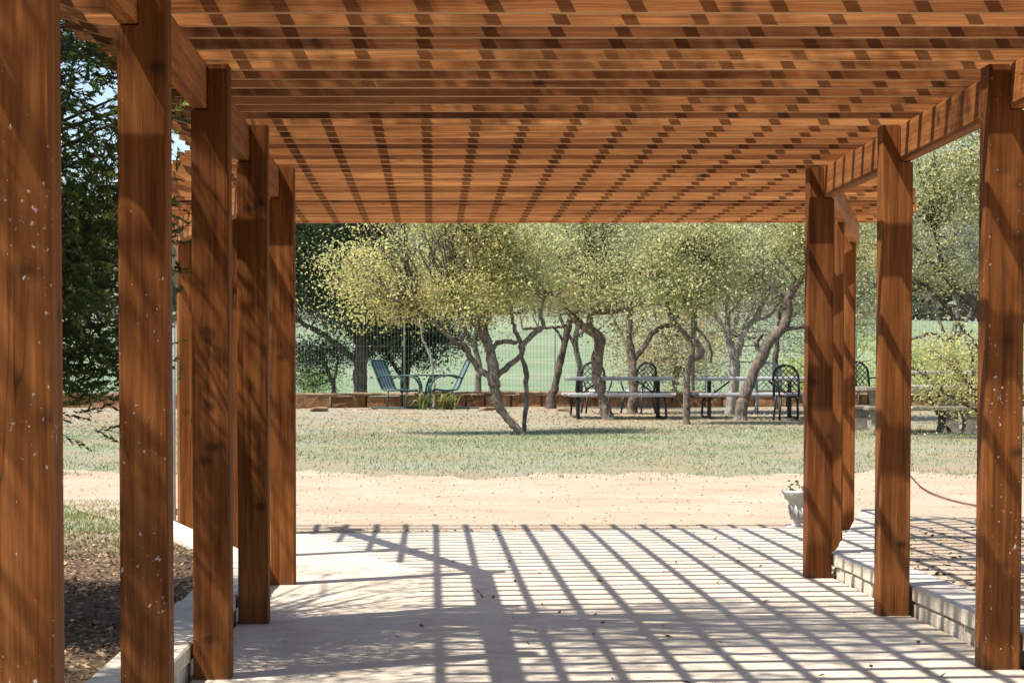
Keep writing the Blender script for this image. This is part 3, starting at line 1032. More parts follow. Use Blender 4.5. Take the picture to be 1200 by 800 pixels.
tree("oak_sapling", "yellow-green sapling with low foliage over the stone picnic table", 34.9,
     [[(1152, 500, 3.0), (1146, 478, 2.6), (1138, 455, 2.2), (1122, 435, 2.0), (1105, 420, 1.5)], [(1146, 482, 1.8), (1125, 470, 1.6), (1100, 455, 1.2), (1085, 440, 1.0)],
      [(1138, 455, 1.8), (1140, 425, 1.5), (1135, 405, 1.2)]],
     [(1100, 425, 34, 16), (1130, 430, 30, 30), (1110, 455, 36, 18), (1080, 415, 22, 14), (1135, 470, 24, 14), (1125, 405, 34, 12), (1170, 440, 26, 34)],
     OAKY, M_BARKD, 150, 40, 0.038, 0.17, cat="tree")
# darker trees beyond the wall, left
DK = "dark trees beyond the wall"
tree("cedar_tree", "large dark tree with thick trunk beyond the wall at far left", 52.5,
     [[(423, 457, 8.6), (422, 440, 8.2), (423, 418, 8.2), (426, 396, 8.0), (430, 365, 6.0), (436, 330, 4), (440, 290, 3)],
      [(417, 422, 4.2), (408, 415, 4.0), (392, 402, 3.6), (372, 388, 3.2), (352, 377, 2.6), (330, 365, 2)],
      [(419, 400, 4.4), (413, 390, 4.2), (403, 370, 4.0), (398, 345, 3), (385, 310, 2)],
      [(428, 420, 3.0), (440, 408, 3.0), (456, 402, 2.4), (480, 392, 2)],
      [(428, 395, 3), (445, 380, 2.6), (470, 372, 2)]],
     [(360, 300, 40, 45), (380, 350, 45, 26), (350, 380, 26, 22), (410, 290, 46, 46), (440, 380, 40, 16), (400, 375, 30, 16), (430, 330, 50, 34), (360, 260, 50, 40), (420, 240, 60, 40), (320, 330, 30, 50)],
     DARK, M_BARKD, 900, 60, 0.055, 0.2, group=DK)
tree("cedar_tree", "dark round tree beyond the wall between the striped chairs", 54.0,
     [[(474, 455, 6.0), (475, 435, 5.6), (476, 418, 5.4), (478, 400, 4.4), (482, 380, 3)], [(470, 440, 2.6), (462, 428, 2.6), (454, 415, 2.4), (446, 400, 1.8)], [(478, 430, 2.2), (492, 415, 2.2), (505, 400, 1.8)]],
     [(470, 385, 40, 20), (505, 385, 32, 26), (450, 402, 24, 14), (495, 415, 26, 14), (525, 395, 18, 14), (480, 350, 40, 26)],
     DARK, M_BARKD, 340, 58, 0.055, 0.19, group=DK)
tree("cedar_tree", "small thin dark tree beyond the wall beside the leftmost visible post", 53.0,
     [[(391, 456, 3.0), (388, 444, 2.6), (383, 432, 2.4), (378, 420, 2.0), (370, 405, 1.5)], [(391, 450, 1.8), (394, 435, 1.6), (396, 420, 1.2)]],
     [(362, 412, 22, 18), (392, 415, 22, 14), (352, 428, 14, 14), (378, 395, 26, 14)],
     [(0.06, 0.08, 0.035), (0.09, 0.11, 0.05), (0.045, 0.06, 0.03), (0.13, 0.145, 0.07)], M_BARKD, 120, 46, 0.05, 0.17, group=DK)
tree("sapling", "thin pale leaning sapling between the two striped chairs", 46.8,
     [[(509, 462, 1.7), (508, 448, 1.7), (505, 420, 1.6), (499, 405, 1.4), (495, 395, 1.3), (491, 366, 1.2), (486, 330, 1)]],
     [(488, 340, 20, 20), (500, 318, 20, 20)], OAKY, M_BARKP, 40, 40, 0.045, 0.15)
# second rank of oaks that closes the gaps under the pergola roof
BK = "oaks behind the picnic tables"
for (lab, Y, px, by, lob, pal, nc) in (
    ("hazy oak behind the twisted forked oak, filling above the pasture", 62.0, 560, 452, [(500, 290, 50, 40), (560, 280, 50, 45), (540, 235, 70, 40), (600, 300, 40, 30)], OAKG, 260),
    ("grey-green oak behind the dark leaning trunk", 64.0, 678, 452, [(640, 290, 50, 44), (690, 280, 44, 44), (660, 235, 70, 40), (650, 345, 44, 18)], GREY, 260),
    ("brownish thicket oak behind the crooked thin oak", 56.0, 790, 455, [(775, 405, 40, 34), (750, 420, 30, 30), (810, 395, 34, 34), (800, 430, 40, 22), (780, 360, 40, 30), (840, 415, 20, 30)], TWIGGY, 230),
    ("grey oak behind the pale forked oak", 60.0, 862, 455, [(840, 350, 40, 40), (880, 330, 40, 50), (850, 290, 50, 40), (890, 395, 34, 34), (840, 405, 30, 30), (900, 270, 50, 40)], GREY, 330),
    ("grey-green oak behind the trunk that leans right", 60.0, 968, 455, [(930, 350, 34, 40), (985, 320, 44, 50), (1010, 380, 34, 34), (950, 270, 60, 40), (1000, 260, 50, 50), (930, 400, 20, 24)], OAKG, 330),
    ("tall hazy oak far behind the large oak at right", 66.0, 1120, 456, [(1080, 280, 50, 50), (1130, 260, 55, 60), (1100, 210, 60, 40), (1170, 300, 50, 60)], GREY, 330),
    ("oak with orange-tinged leaves behind the bent oak trunk", 58.0, 740, 456, [(720, 300, 40, 40), (760, 320, 40, 30), (745, 265, 50, 40), (735, 395, 24, 26), (750, 360, 24, 20)], [(0.26, 0.19, 0.06), (0.20, 0.18, 0.06), (0.16, 0.165, 0.06), (0.30, 0.20, 0.06)], 260),
):
    tree("oak_tree", lab, Y, [[(px, by, 4), (px + 2, 430, 3.6), (px - 4, 400, 3.2), (px + 3, 360, 2.8), (px - 3, 310, 2.2), (px, 260, 1.4)],
                              [(px - 1, 410, 2.2), (px - 18, 380, 2), (px - 30, 340, 1.5)], [(px + 1, 395, 2.2), (px + 20, 360, 2), (px + 28, 310, 1.5)]],
         lob, pal, M_BARK, nc, 46, 0.06, 0.24, group=BK)
tree("redbud_tree", "distant tree with pink blossom glimpsed through the oak canopy", 53.0,
     [[(812, 448, 2.2), (812, 400, 2), (810, 350, 1.8), (812, 310, 1.4)], [(811, 360, 1.4), (825, 320, 1.2), (830, 290, 1)]],
     [(808, 318, 20, 14), (824, 302, 20, 14), (800, 300, 12, 12), (835, 290, 14, 10), (860, 280, 12, 8)], PINK, M_BARKD, 150, 50, 0.055, 0.16)
# bushes
def bush(label, Y, px, base, lobes, pal, nc, leaf=0.045, name="bush"):
    return tree(name, label, Y, [[(px, base, 1.6), (px, base - 8, 1.4), (px + 2, base - 22, 1.0)], [(px, base - 6, 1.2), (px - 14, base - 24, 0.9)], [(px, base - 6, 1.2), (px + 16, base - 26, 0.9)]],
                lobes, pal, M_BARKD, nc, 50, leaf, 0.15, cat="bush")
bush("bright yellow-green bush behind the right posts and black chairs", 51.5, 975, 462, [(940, 430, 26, 24), (985, 425, 40, 26), (1025, 425, 30, 24), (960, 450, 34, 12), (1010, 450, 34, 12)], BRIGHT, 230)
bush("second yellow-green bush right of the bright one, behind the stone table", 53.0, 1085, 462, [(1070, 415, 36, 20), (1110, 420, 40, 24), (1150, 430, 30, 24), (1090, 445, 44, 14)], BRIGHT, 190)
bush("small light green shrub beyond the wall under the dark tree", 55.0, 368, 458, [(362, 446, 14, 9), (374, 449, 12, 7)], [(0.16, 0.26, 0.07), (0.20, 0.30, 0.08)], 40)

# far wood on the hill, one mass
def far_wood():
    n = 1500
    X = rng.uniform(-150, 220, n)
    Yv = 235 + 420 * rng.uniform(0, 1, n) ** 1.6
    Zv = np.array([fz(x, y) for x, y in zip(X, Yv)])
    per = 30
    idx = np.repeat(np.arange(n), per)
    R = rng.uniform(2.2, 4.6, n)
    u = unit(len(idx)) * (rng.uniform(0.2, 1, len(idx)) ** 0.4)[:, None]
    ctr = np.stack([X, Yv, Zv + R * 0.9], 1)[idx] + u * R[idx][:, None] * np.array([1, 1, 1.0])
    V = leaf_quads(ctr, 0.8, 0.4, 0.8)
    pal = [(0.10, 0.105, 0.065), (0.14, 0.125, 0.085), (0.075, 0.09, 0.05), (0.16, 0.13, 0.10), (0.12, 0.12, 0.08)]
    ct = tints(n, pal, 0.25)
    o = link("far_wood", fast_mesh("far_wood", V, 4, M_LEAF, ct[idx] * rng.uniform(0.85, 1.15, (len(idx), 1))))
    o["kind"] = "stuff"
    o["label"] = "far wood of grey-green trees on the hill"
    o["category"] = "wood"
far_wood()

# junipers beside the pergola (they shade its left side and roof)
def juniper(label, x, y, lobes, nclus, nspray, seed, hgt):
    base = Vector((x, y, gz(x, y) - 0.03))
    root = empty("juniper_tree", base, label, "tree", "junipers left of the pergola")
    tr, lb = MB(), MB()
    P = [Vector((0, 0, -0.1)), Vector((0.05, 0, 0.5)), Vector((-0.05, 0.08, 1.3)), Vector((0.08, 0.02, 2.4)), Vector((0, 0, hgt * 0.6)), Vector((0.05, 0, hgt * 0.92))]
    tr.tube(P, [0.19, 0.15, 0.13, 0.10, 0.07, 0.02], 10)
    C = []
    w = np.array([l[3] * l[5] * (l[6] if len(l) > 6 else 1.0) for l in lobes]); w = w / w.sum()
    for l, k in zip(lobes, w):
        n = max(4, int(nclus * k))
        u = unit(n) * (rng.uniform(0.1, 1, n) ** (1 / 2.6))[:, None]
        C.append(np.array(l[:3])[None] - np.array(base)[None] + u * np.array(l[3:6])[None])
    C = np.concatenate(C)
    for k in range(0, len(C), 2):
        e = Vector(C[k])
        h = max(0.5, min(hgt * 0.85, e.z * 0.75))
        a = Vector((0.03, 0.03, h))
        m1 = a.lerp(e, 0.5) + Vector((random.uniform(-1, 1), random.uniform(-1, 1), random.uniform(0, 1))) * 0.12
        lb.tube([a, m1, e], [0.028, 0.018, 0.005], 4, cap=False)
    tro = tr.build("trunk", M_BARK, root)
    lb.build("limbs", M_BARK, tro)
    nc = len(C)
    idx = np.repeat(np.arange(nc), nspray)
    ns = len(idx)
    od = unit(ns); od[:, 2] = od[:, 2] * 0.6 - 0.12
    outw = C[idx] * np.array([1, 1, 0.0]); outw /= np.linalg.norm(outw, axis=1, keepdims=True) + 1e-6
    d = od + outw * 0.35
    d /= np.linalg.norm(d, axis=1, keepdims=True)
    p0 = C[idx] + rng.normal(size=(ns, 3)) * 0.10
    M = 18
    L = rng.uniform(0.10, 0.20, ns)
    r1 = unit(ns)
    u = np.cross(d, r1); u /= np.linalg.norm(u, axis=1, keepdims=True) + 1e-9
    v = np.cross(d, u)
    T = np.empty((ns, M, 3, 3))
    for k in range(M):
        t = (k / M) * L
        ang = rng.uniform(0, 6.28, ns)
        sidev = u * np.cos(ang)[:, None] + v * np.sin(ang)[:, None]
        per_ = np.cross(d, sidev)
        b0 = p0 + d * t[:, None]
        sp = rng.uniform(0.025, 0.05, ns)[:, None] * (1 - 0.4 * k / M)
        tip = b0 + (d * 0.75 + sidev * 0.66) * sp
        T[:, k, 0] = b0 - per_ * 0.0052 - d * 0.008
        T[:, k, 1] = b0 + per_ * 0.0062
        T[:, k, 2] = tip
    ct = rng.uniform(0.7, 1.35, (nc, 1))
    col = tints(ns, JUN) * ct[idx]
    col = np.repeat(col, M, 0)
    link("crown", fast_mesh("crown", T.reshape(-1, 3, 3), 3, M_LEAF, col), root)
juniper("dark green juniper seen between the two nearest left posts", -2.95, 10.6,
        [(-2.5, 10.4, 1.9, 1.25, 1.5, 1.0, 0.55), (-2.6, 10.2, 3.1, 1.3, 1.6, 0.9, 0.32), (-2.2, 10.2, 2.3, 0.95, 1.3, 1.2, 0.8), (-2.3, 11.2, 3.6, 0.9, 1.1, 0.8, 0.25), (-3.0, 13.0, 4.4, 1.0, 1.6, 0.9, 0.14), (-2.7, 9.6, 4.6, 1.5, 1.7, 1.2, 0.14), (-2.4, 9.9, 6.2, 1.3, 1.5, 0.9, 0.22), (-1.5, 9.5, 6.2, 1.2, 1.6, 0.8, 0.3), (-0.6, 8.8, 6.9, 1.5, 1.5, 0.6, 0.34), (-1.6, 10.8, 1.75, 0.35, 0.7, 0.6), (-3.4, 11.6, 2.4, 1.2, 1.2, 1.4)],
        1180, 15, 1, 7.0)
juniper("tall juniper beside the nearest left post", -3.6, 7.0,
        [(-3.2, 6.9, 2.2, 1.5, 1.6, 1.3), (-3.3, 6.6, 4.2, 1.6, 1.7, 1.3, 0.6), (-2.8, 7.2, 6.0, 1.5, 1.6, 1.0, 0.3), (-3.4, 5.4, 3.0, 1.2, 1.2, 1.6), (-2.5, 4.5, 3.2, 1.1, 1.2, 1.6, 0.8)],
        1000, 13, 2, 7.0)

# ------------------------------------------------------------------ picnic tables
def metal_table():
    T = {}
    L, W = 1.95, 0.72
    def slab(cy, cz, wid, l):
        mb = MB()
        mb.box((0, cy, cz), (l, wid, 0.05), bev=0.012)
        mb.box((0, cy, cz - 0.035), (l - 0.06, wid - 0.06, 0.02))
        return mb
    parts = [("tabletop", slab(0, 0.735, W, L), M_GALV), ("bench_seat", slab(-0.62, 0.44, 0.26, L), M_GALV), ("bench_seat", slab(0.62, 0.44, 0.26, L), M_GALV)]
    for sx in (-1, 1):
        x = sx * (L / 2 - 0.24)
        mb = MB(); mb.box((x, 0, 0.345), (0.07, 0.07, 0.69), bev=0.006)
        mb.box((x, 0, 0.695), (0.06, 0.56, 0.02)); mb.box((x, 0, 0.012), (0.12, 0.5, 0.024))
        parts.append(("leg", mb, M_BLACK))
        for sy in (-1, 1):
            mb = MB()
            mb.tube([(x + sx * 0.04, sy * 0.62, 0.40), (x + sx * 0.055, sy * 0.64, 0.30), (x + sx * 0.07, sy * 0.66, 0.06), (x + sx * 0.05, sy * 0.60, 0.02), (x + sx * 0.04, sy * 0.2, 0.025), (x + sx * 0.04, sy * 0.03, 0.03)], 0.022, 8)
            parts.append(("leg", mb, M_BLACK))
            mb = MB()
            mb.tube([(x, sy * 0.03, 0.55), (x, sy * 0.30, 0.40), (x, sy * 0.62, 0.395)], 0.02, 8)
            parts.append(("arm", mb, M_BLACK))
    for sx in (-1, 1):
        mb = MB()
        mb.tube([(sx * (L / 2 - 0.24), 0, 0.40), (sx * 0.36, 0, 0.68)], 0.016, 6)
        parts.append(("brace", mb, M_BLACK))
    return [(n, b.mesh(n, m)) for n, b, m in parts]
mt = metal_table()
for lab, px, by, Y, rz in (("grey metal picnic table behind the bent oak trunk", 724, 488, 42.3, 0.03),
                           ("grey metal picnic table right, behind the trunk that leans right", 878, 488, 42.3, -0.02),
                           ("grey metal picnic table far right, half hidden by the yellow-green sapling", 1092, 474, 47.0, 0.05)):
    p = at(px, by, Y)
    r = empty("picnic_table", (p.x, Y, gz(p.x, Y)), lab, "picnic table", "grey metal picnic tables", rz)
    for n, me in mt:
        link(n, me, r)

def stone_table(px, Y, label):
    p = at(px, 510, Y)
    z = gz(p.x, Y)
    r = empty("stone_picnic_table", (p.x, Y, z), label, "picnic table", None, 0.04)
    def slab(name, cy, z0, wid, l, th):
        mb = MB(); mb.box((0, cy, z0 + th / 2), (l, wid, th), bev=0.015)
        mb.build(name, M_CONC, r)
    slab("tabletop", 0.05, 0.66, 0.75, 1.75, 0.08)
    slab("bench_seat", -0.68, 0.36, 0.34, 1.9, 0.07)
    slab("bench_seat", 0.78, 0.36, 0.34, 1.9, 0.07)
    def ped(cx, cy, w, d, h):
        mb = MB()
        a, b_ = w / 2, w / 2 * 0.72
        ring = [(-a, 0), (a, 0), (b_, h * 0.3), (b_, h * 0.62), (a * 1.12, h), (-a * 1.12, h), (-b_, h * 0.62), (-b_, h * 0.3)]
        n = len(ring)
        A = [(cx + x, cy - d / 2, zz) for x, zz in ring]
        B = [(cx + x, cy + d / 2, zz) for x, zz in ring]
        mb.poly(A + B, [list(range(n)), list(range(2 * n - 1, n - 1, -1))] + [[i, i + n, (i + 1) % n + n, (i + 1) % n] for i in range(n)])
        mb.build("pedestal", M_CONC, r)
    for sx in (-1, 1):
        ped(sx * 0.72, -0.68, 0.30, 0.26, 0.36)
        ped(sx * 0.72, 0.78, 0.30, 0.26, 0.36)
        ped(sx * 0.55, 0.05, 0.26, 0.5, 0.66)
    for sx in (-1, 1):
        mb = MB()
        mb.tube([(sx * 0.50, -0.2, 0.03), (sx * 0.18, 0.05, 0.62)], 0.035, 6)
        mb.build("brace", M_BARKD, r)
stone_table(1072, 36.8, "grey stone picnic table with benches between the two right posts")

# ------------------------------------------------------------------ iron chairs with arched backs
def iron_chair(metal, seat):
    parts = []
    W = 0.23
    def arch(hw, z0, z1, y0, y1):
        pts = [(-hw, y0, z0)]
        H = z1 - z0
        pts.append((-hw, y0 + (y1 - y0) * 0.5, z0 + H * 0.5))
        for k in range(13):
            a = math.pi - math.pi * k / 12
            pts.append((hw * math.cos(a), y0 + (y1 - y0) * (0.62 + 0.38 * math.sin(a)), z0 + H * (0.62 + 0.38 * math.sin(a))))
        pts.append((hw, y0 + (y1 - y0) * 0.5, z0 + H * 0.5))
        pts.append((hw, y0, z0))
        return pts
    mb = MB(); mb.tube(arch(W, 0.42, 0.99, 0.2, 0.30), 0.024, 8); parts.append(("back_frame", mb, metal))
    mb = MB()
    for k in range(-3, 5):
        for s in (-1, 1):
            x0, x1 = -0.21, 0.21
            z0 = 0.5 + 0.105 * (k + 3) - 0.2
            a = Vector((s * x0, 0.225, z0)); b = Vector((s * x1, 0.285, z0 + 0.42))
            seg = []
            for t in np.linspace(0, 1, 13):
                p = a.lerp(b, float(t))
                hz = (p.z - 0.42) / 0.57
                lim = W if hz < 0.62 else W * math.sqrt(max(0, 1 - ((hz - 0.62) / 0.38) ** 2))
                if 0.05 < hz < 1 and abs(p.x) < lim:
                    seg.append(p)
            if len(seg) > 1:
                mb.tube([seg[0], seg[-1]], 0.009, 5)
    parts.append(("back_lattice", mb, metal))
    mb = MB()
    pr = [(0.0, 0.425), (0.23, 0.425), (0.245, 0.44), (0.23, 0.46), (0.0, 0.455)]
    mb.lathe(pr, 18)
    parts.append(("seat", mb, seat))
    for sx in (-1, 1):
        mb = MB(); mb.tube([(sx * 0.2, -0.17, 0.44), (sx * 0.22, -0.21, 0.2), (sx * 0.24, -0.24, 0.01)], [0.022, 0.018, 0.02], 8); parts.append(("leg", mb, metal))
        mb = MB(); mb.tube([(sx * 0.2, 0.19, 0.44), (sx * 0.21, 0.22, 0.2), (sx * 0.22, 0.27, 0.01)], [0.022, 0.018, 0.02], 8); parts.append(("leg", mb, metal))
        mb = MB(); mb.tube([(sx * 0.23, 0.24, 0.68), (sx * 0.27, 0.05, 0.69), (sx * 0.28, -0.14, 0.67), (sx * 0.27, -0.2, 0.6), (sx * 0.22, -0.18, 0.45)], 0.016, 8); parts.append(("armrest", mb, metal))
    return [(n, b.mesh(n, m)) for n, b, m in parts]
ic = iron_chair(M_BLACK, M_SEAT)
icb = iron_chair(M_BLACK, M_BLACK)
icp = iron_chair(M_PALE, M_PALE)
for lab, px, by, Y, rz, kit in (
    ("black arched-back iron chair behind the bent oak trunk at the left picnic table", 698, 480, 44.5, 0.15, ic),
    ("black arched-back iron chair beside the grey speckled oak trunk", 748, 480, 44.7, -0.7, ic),
    ("black arched-back iron chair next to the right post's left edge", 925, 490, 41.0, 0.1, icb),
    ("pale grey arched-back chair behind the right picnic table", 900, 480, 44.6, -0.2, icp),
    ("dark arched-back chair glimpsed between the two rear right posts", 1012, 481, 44.0, 0.3, icb)):
    p = at(px, by, Y)
    r = empty("iron_chair", (p.x, Y, gz(p.x, Y)), lab, "chair", "arched-back chairs by the picnic tables", rz)
    for n, me in kit:
        o = link(n, me, bf if n == "back_lattice" else r)
        if n == "back_frame":
            bf = o
    if kit is icp:
        r["group"] = "pale chair"
        del r["group"]

# ------------------------------------------------------------------ striped patio chairs and glass table
def sling_chair():
    """faces +x, width along y"""
    parts = []
    W = 0.29
    prof = [(-0.42, 0.98), (-0.34, 0.80), (-0.24, 0.58), (-0.17, 0.42), (-0.12, 0.38), (0.05, 0.365), (0.22, 0.38), (0.30, 0.39), (0.34, 0.36)]
    sp = smooth_path([(x, 0, z, 0) for x, z in prof], 3)
    V, Fs = [], []
    for th in (0, 0.012):
        for q in sp:
            for y in (-W, -W / 3, W / 3, W):
                V.append((q[0], y, q[2] - th))
    n = len(sp)
    for s in (0, 1):
        for i in range(n - 1):
            for j in range(3):
                a = s * n * 4 + i * 4 + j
                f = (a, a + 1, a + 5, a + 4)
                Fs.append(f if s == 0 else f[::-1])
    mb = MB(); mb.poly(V, Fs, True)
    parts.append(("sling", mb, M_SLING))
    for sy in (-1, 1):
        y = sy * (W + 0.02)
        mb = MB(); mb.tube([(q[0], y, q[2]) for q in sp], 0.018, 7); parts.append(("side_rail", mb, M_TEAL))
        ye = sy * (W + 0.05)
        arm = smooth_path([(-0.26, ye, 0.60, 0), (-0.10, ye, 0.66, 0), (0.14, ye, 0.66, 0), (0.32, ye, 0.58, 0), (0.40, ye, 0.42, 0), (0.41, ye, 0.25, 0), (0.38, ye, 0.04, 0), (0.28, ye, 0.02, 0), (-0.25, ye, 0.02, 0), (-0.38, ye, 0.02, 0)], 4)
        mb = MB(); mb.tube([q[:3] for q in arm], 0.019, 7); parts.append(("arm_frame", mb, M_TEAL))
        mb = MB(); mb.tube([(-0.02, ye, 0.02), (-0.02, y, 0.37)], 0.018, 7); parts.append(("leg", mb, M_TEAL))
    for x, z in ((-0.42, 0.98), (0.34, 0.36)):
        mb = MB(); mb.tube([(x, -W - 0.02, z), (x, W + 0.02, z)], 0.017, 7); parts.append(("cross_rail", mb, M_TEAL))
    mb = MB(); mb.tube([(-0.38, -W - 0.05, 0.02), (-0.38, W + 0.05, 0.02)], 0.018, 7); parts.append(("cross_rail", mb, M_TEAL))
    return [(n_, b.mesh(n_, m)) for n_, b, m in parts]
sc = sling_chair()
for lab, px, by, Y, rz in (("teal striped sling chair facing right beside the thick dark trunk", 464, 470, 46.6, -0.45),
                           ("teal striped sling chair facing left, behind the twisted forked oak", 525, 469, 46.6, math.pi + 0.12)):
    p = at(px, by, Y)
    r = empty("sling_chair", (p.x, Y, gz(p.x, Y)), lab, "chair", "teal striped sling chairs by the wall", rz)
    for n, me in sc:
        link(n, me, r)
p = at(497, 468, 47.2)
gt = empty("patio_table", (p.x, 47.2, gz(p.x, 47.2)), "round glass patio table with teal legs between the striped chairs", "table")
mb = MB(); mb.lathe([(0.0, 0.655), (0.44, 0.655), (0.44, 0.665), (0.0, 0.665)], 28); gtop = mb.build("glass_top", M_GLASS, gt)
mb = MB()
ring = [(0.45 * math.cos(a), 0.45 * math.sin(a), 0.66) for a in np.linspace(0, 2 * math.pi, 33)]
mb.tube(ring, 0.014, 6, cap=False); mb.build("rim", M_TEAL, gtop)
for k in range(4):
    a = k * math.pi / 2 + 0.5
    c_, s_ = math.cos(a), math.sin(a)
    mb = MB()
    mb.tube([q[:3] for q in smooth_path([(0.42 * c_, 0.42 * s_, 0.655, 0), (0.22 * c_, 0.22 * s_, 0.6, 0), (0.10 * c_, 0.10 * s_, 0.40, 0), (0.18 * c_, 0.18 * s_, 0.15, 0), (0.34 * c_, 0.34 * s_, 0.01, 0)], 4)], 0.016, 6)
    mb.build("leg", M_TEAL, gt)

# ------------------------------------------------------------------ tall wire fence beyond the wall
def fence():
    Y = 50.5
    root = empty("wire_fence", (0, Y, 0.6), "tall thin wire fence in front of the pasture", "fence")
    root.location = (0, 0, 0)
    x0, x1 = -7.5, 13.0
    zb, zt = 0.45, 2.7
    mb = MB()
    x = x0
    while x < x1:
        mb.box((x, Y, (zb + zt) / 2), (0.0042, 0.0042, zt - zb))
        x += 0.076
    for k in range(8):
        z = zb + (zt - zb) * (k / 7)
        mb.box(((x0 + x1) / 2, Y + 0.007, z), (x1 - x0, 0.0035, 0.0035))
    o = mb.build("wire_mesh", M_WIRE, root)
    o["kind"] = "stuff"
    for x in np.arange(-7.2, 13, 3.3):
        mb = MB(); mb.tube([(float(x), Y + 0.05, 0.3), (float(x), Y + 0.05, 2.74)], 0.016, 8)
        mb.build("fence_post", M_WIRE, root)
fence()

# ------------------------------------------------------------------ small things
# urn planter at the patio's far right corner
p = at(940, 621, 19.35)
urn = empty("urn_planter", (p.x, 19.35, gz(p.x, 19.35)), "small pale cast stone urn planter behind the rear right post", "planter")
mb = MB(); mb.box((0, 0, 0.02), (0.23, 0.23, 0.04), bev=0.006); mb.build("plinth", M_URN, urn)
mb = MB(); mb.lathe([(0.0, 0.04), (0.09, 0.04), (0.085, 0.06), (0.07, 0.08), (0.085, 0.10), (0.10, 0.16), (0.105, 0.22), (0.125, 0.255), (0.15, 0.275), (0.155, 0.30), (0.175, 0.325), (0.175, 0.345), (0.15, 0.345), (0.14, 0.32), (0.0, 0.31)], 24)
bowl = mb.build("bowl", M_URN, urn)
mb = MB()
for k in range(14):
    a = 2 * math.pi * k / 14
    mb.tube([(0.088 * math.cos(a), 0.088 * math.sin(a), 0.10), (0.108 * math.cos(a + 0.15), 0.108 * math.sin(a + 0.15), 0.16), (0.112 * math.cos(a), 0.112 * math.sin(a), 0.22)], 0.009, 5)
mb.build("relief", M_URN, bowl)
cc = rng.normal(size=(60, 3)) * np.array([0.06, 0.06, 0.025]) + np.array([0, 0, 0.35])
link("seedling", fast_mesh("seedling", leaf_quads(cc, 0.022), 4, M_LEAF, tints(60, [(0.10, 0.17, 0.05), (0.14, 0.2, 0.06)])), urn)

# red hose on the gravel at right
pts = []
for px, py in ((1062, 552), (1072, 563), (1080, 571), (1092, 578), (1108, 584), (1126, 589), (1146, 593), (1170, 600), (1200, 612)):
    # distance where the sloping ground meets that line of sight
    lo, hi = 14.0, 40.0
    for _ in range(40):
        mid = (lo + hi) / 2
        q = at(px, py, mid)
        if q.z > gz(q.x, mid) + 0.02:
            lo = mid
        else:
            hi = mid
    q = at(px, py, lo)
    pts.append((q.x, q.y, gz(q.x, q.y) + 0.024, 0))
mb = MB(); mb.tube([q[:3] for q in smooth_path(pts, 5)], 0.008, 7)
tag(mb.build("garden_hose", M_HOSE), "thin red hose curving across the gravel at right", "hose")

# slim pipe post by the left rear post
q = at(203.5, 600, 20.2)
g0 = gz(q.x, 20.2)
pr = empty("pipe_post", (q.x, 20.2, g0), "slim grey pipe post with side arm left of the rear left post", "post")
mb = MB(); mb.tube([(0, 0, -0.05), (0, 0, 1.72)], 0.022, 10); mb.tube([(0, 0, 1.72), (0, 0, 1.74)], [0.03, 0.02], 10); mb.build("pole", M_PIPE, pr)
mb = MB(); mb.tube([(0, 0, 1.44), (-0.4, 0, 1.44)], 0.014, 8); mb.build("side_arm", M_PIPE, pr)
mb = MB(); mb.tube([(-0.07, 0.03, 0.09), (0.07, 0.03, 0.09)], 0.03, 10); mb.build("base_clamp", M_PIPE, pr)

# strappy plant by the wall
def strappy(px, py, Y, label, n=70):
    p = at(px, py, Y)
    z = gz(p.x, Y)
    base = Vector((p.x, Y, z))
    root = empty("strap_leaf_plant", base, label, "plant")
    mb = MB()
    for k in range(n):
        a = random.uniform(0, 6.28)
        L = random.uniform(0.25, 0.55)
        o = Vector((random.uniform(-0.35, 0.35), random.uniform(-0.12, 0.12), 0))
        d = Vector((math.cos(a), math.sin(a) * 0.6, 0))
        sd = Vector((-d.y, d.x, 0)).normalized() * 0.016
        pts_ = [o, o + d * L * 0.3 + Vector((0, 0, L * 0.55)), o + d * L * 0.7 + Vector((0, 0, L * 0.65)), o + d * L + Vector((0, 0, L * 0.35))]
        wv = [1, 1, 0.8, 0.1]
        vv = []
        for q_, w_ in zip(pts_, wv):
            vv += [q_ - sd * w_, q_ + sd * w_]
        mb.poly(vv, [(0, 1, 3, 2), (2, 3, 5, 4), (4, 5, 7, 6)])
    me = mb.mesh("leaves", M_LEAF)
    at_ = me.attributes.new("tint", 'FLOAT_COLOR', 'POINT')
    nv = len(me.vertices) // 8
    col = np.ones((nv, 8, 4), dtype=np.float32)
    col[:, :, :3] = tints(nv, [(0.20, 0.22, 0.06), (0.30, 0.27, 0.09), (0.14, 0.17, 0.05), (0.36, 0.30, 0.14)])[:, None]
    at_.data.foreach_set("color", col.ravel())
    link("leaves", me, root)
strappy(512, 470, 46.0, "clump of strappy yellow-green leaves in front of the wall between the chairs")

# loose stones by the wall
for px, py, s, lab in ((571, 470, 0.12, "pale flat stone lying near the wall behind the twisted forked oak"), (660, 462, 0.09, "small pale stone at the foot of the dark leaning trunk"), (374, 473, 0.14, "flat pale stone at the wall foot near the last left post")):
    Y = 45.6
    p = at(px, py, Y)
    mb = MB(); mb.box((0, 0, 0), (s * 2.6, s * 1.6, s * 0.7), bev=s * 0.22)
    me = mb.mesh("rock", M_CAP)
    for v in me.vertices:
        v.co += Vector((random.uniform(-1, 1), random.uniform(-1, 1), random.uniform(-1, 1))) * s * 0.16
    o = link("rock", me, None, (p.x, Y, gz(p.x, Y) + s * 0.2), random.uniform(0, 1))
    tag(o, lab, "stone")

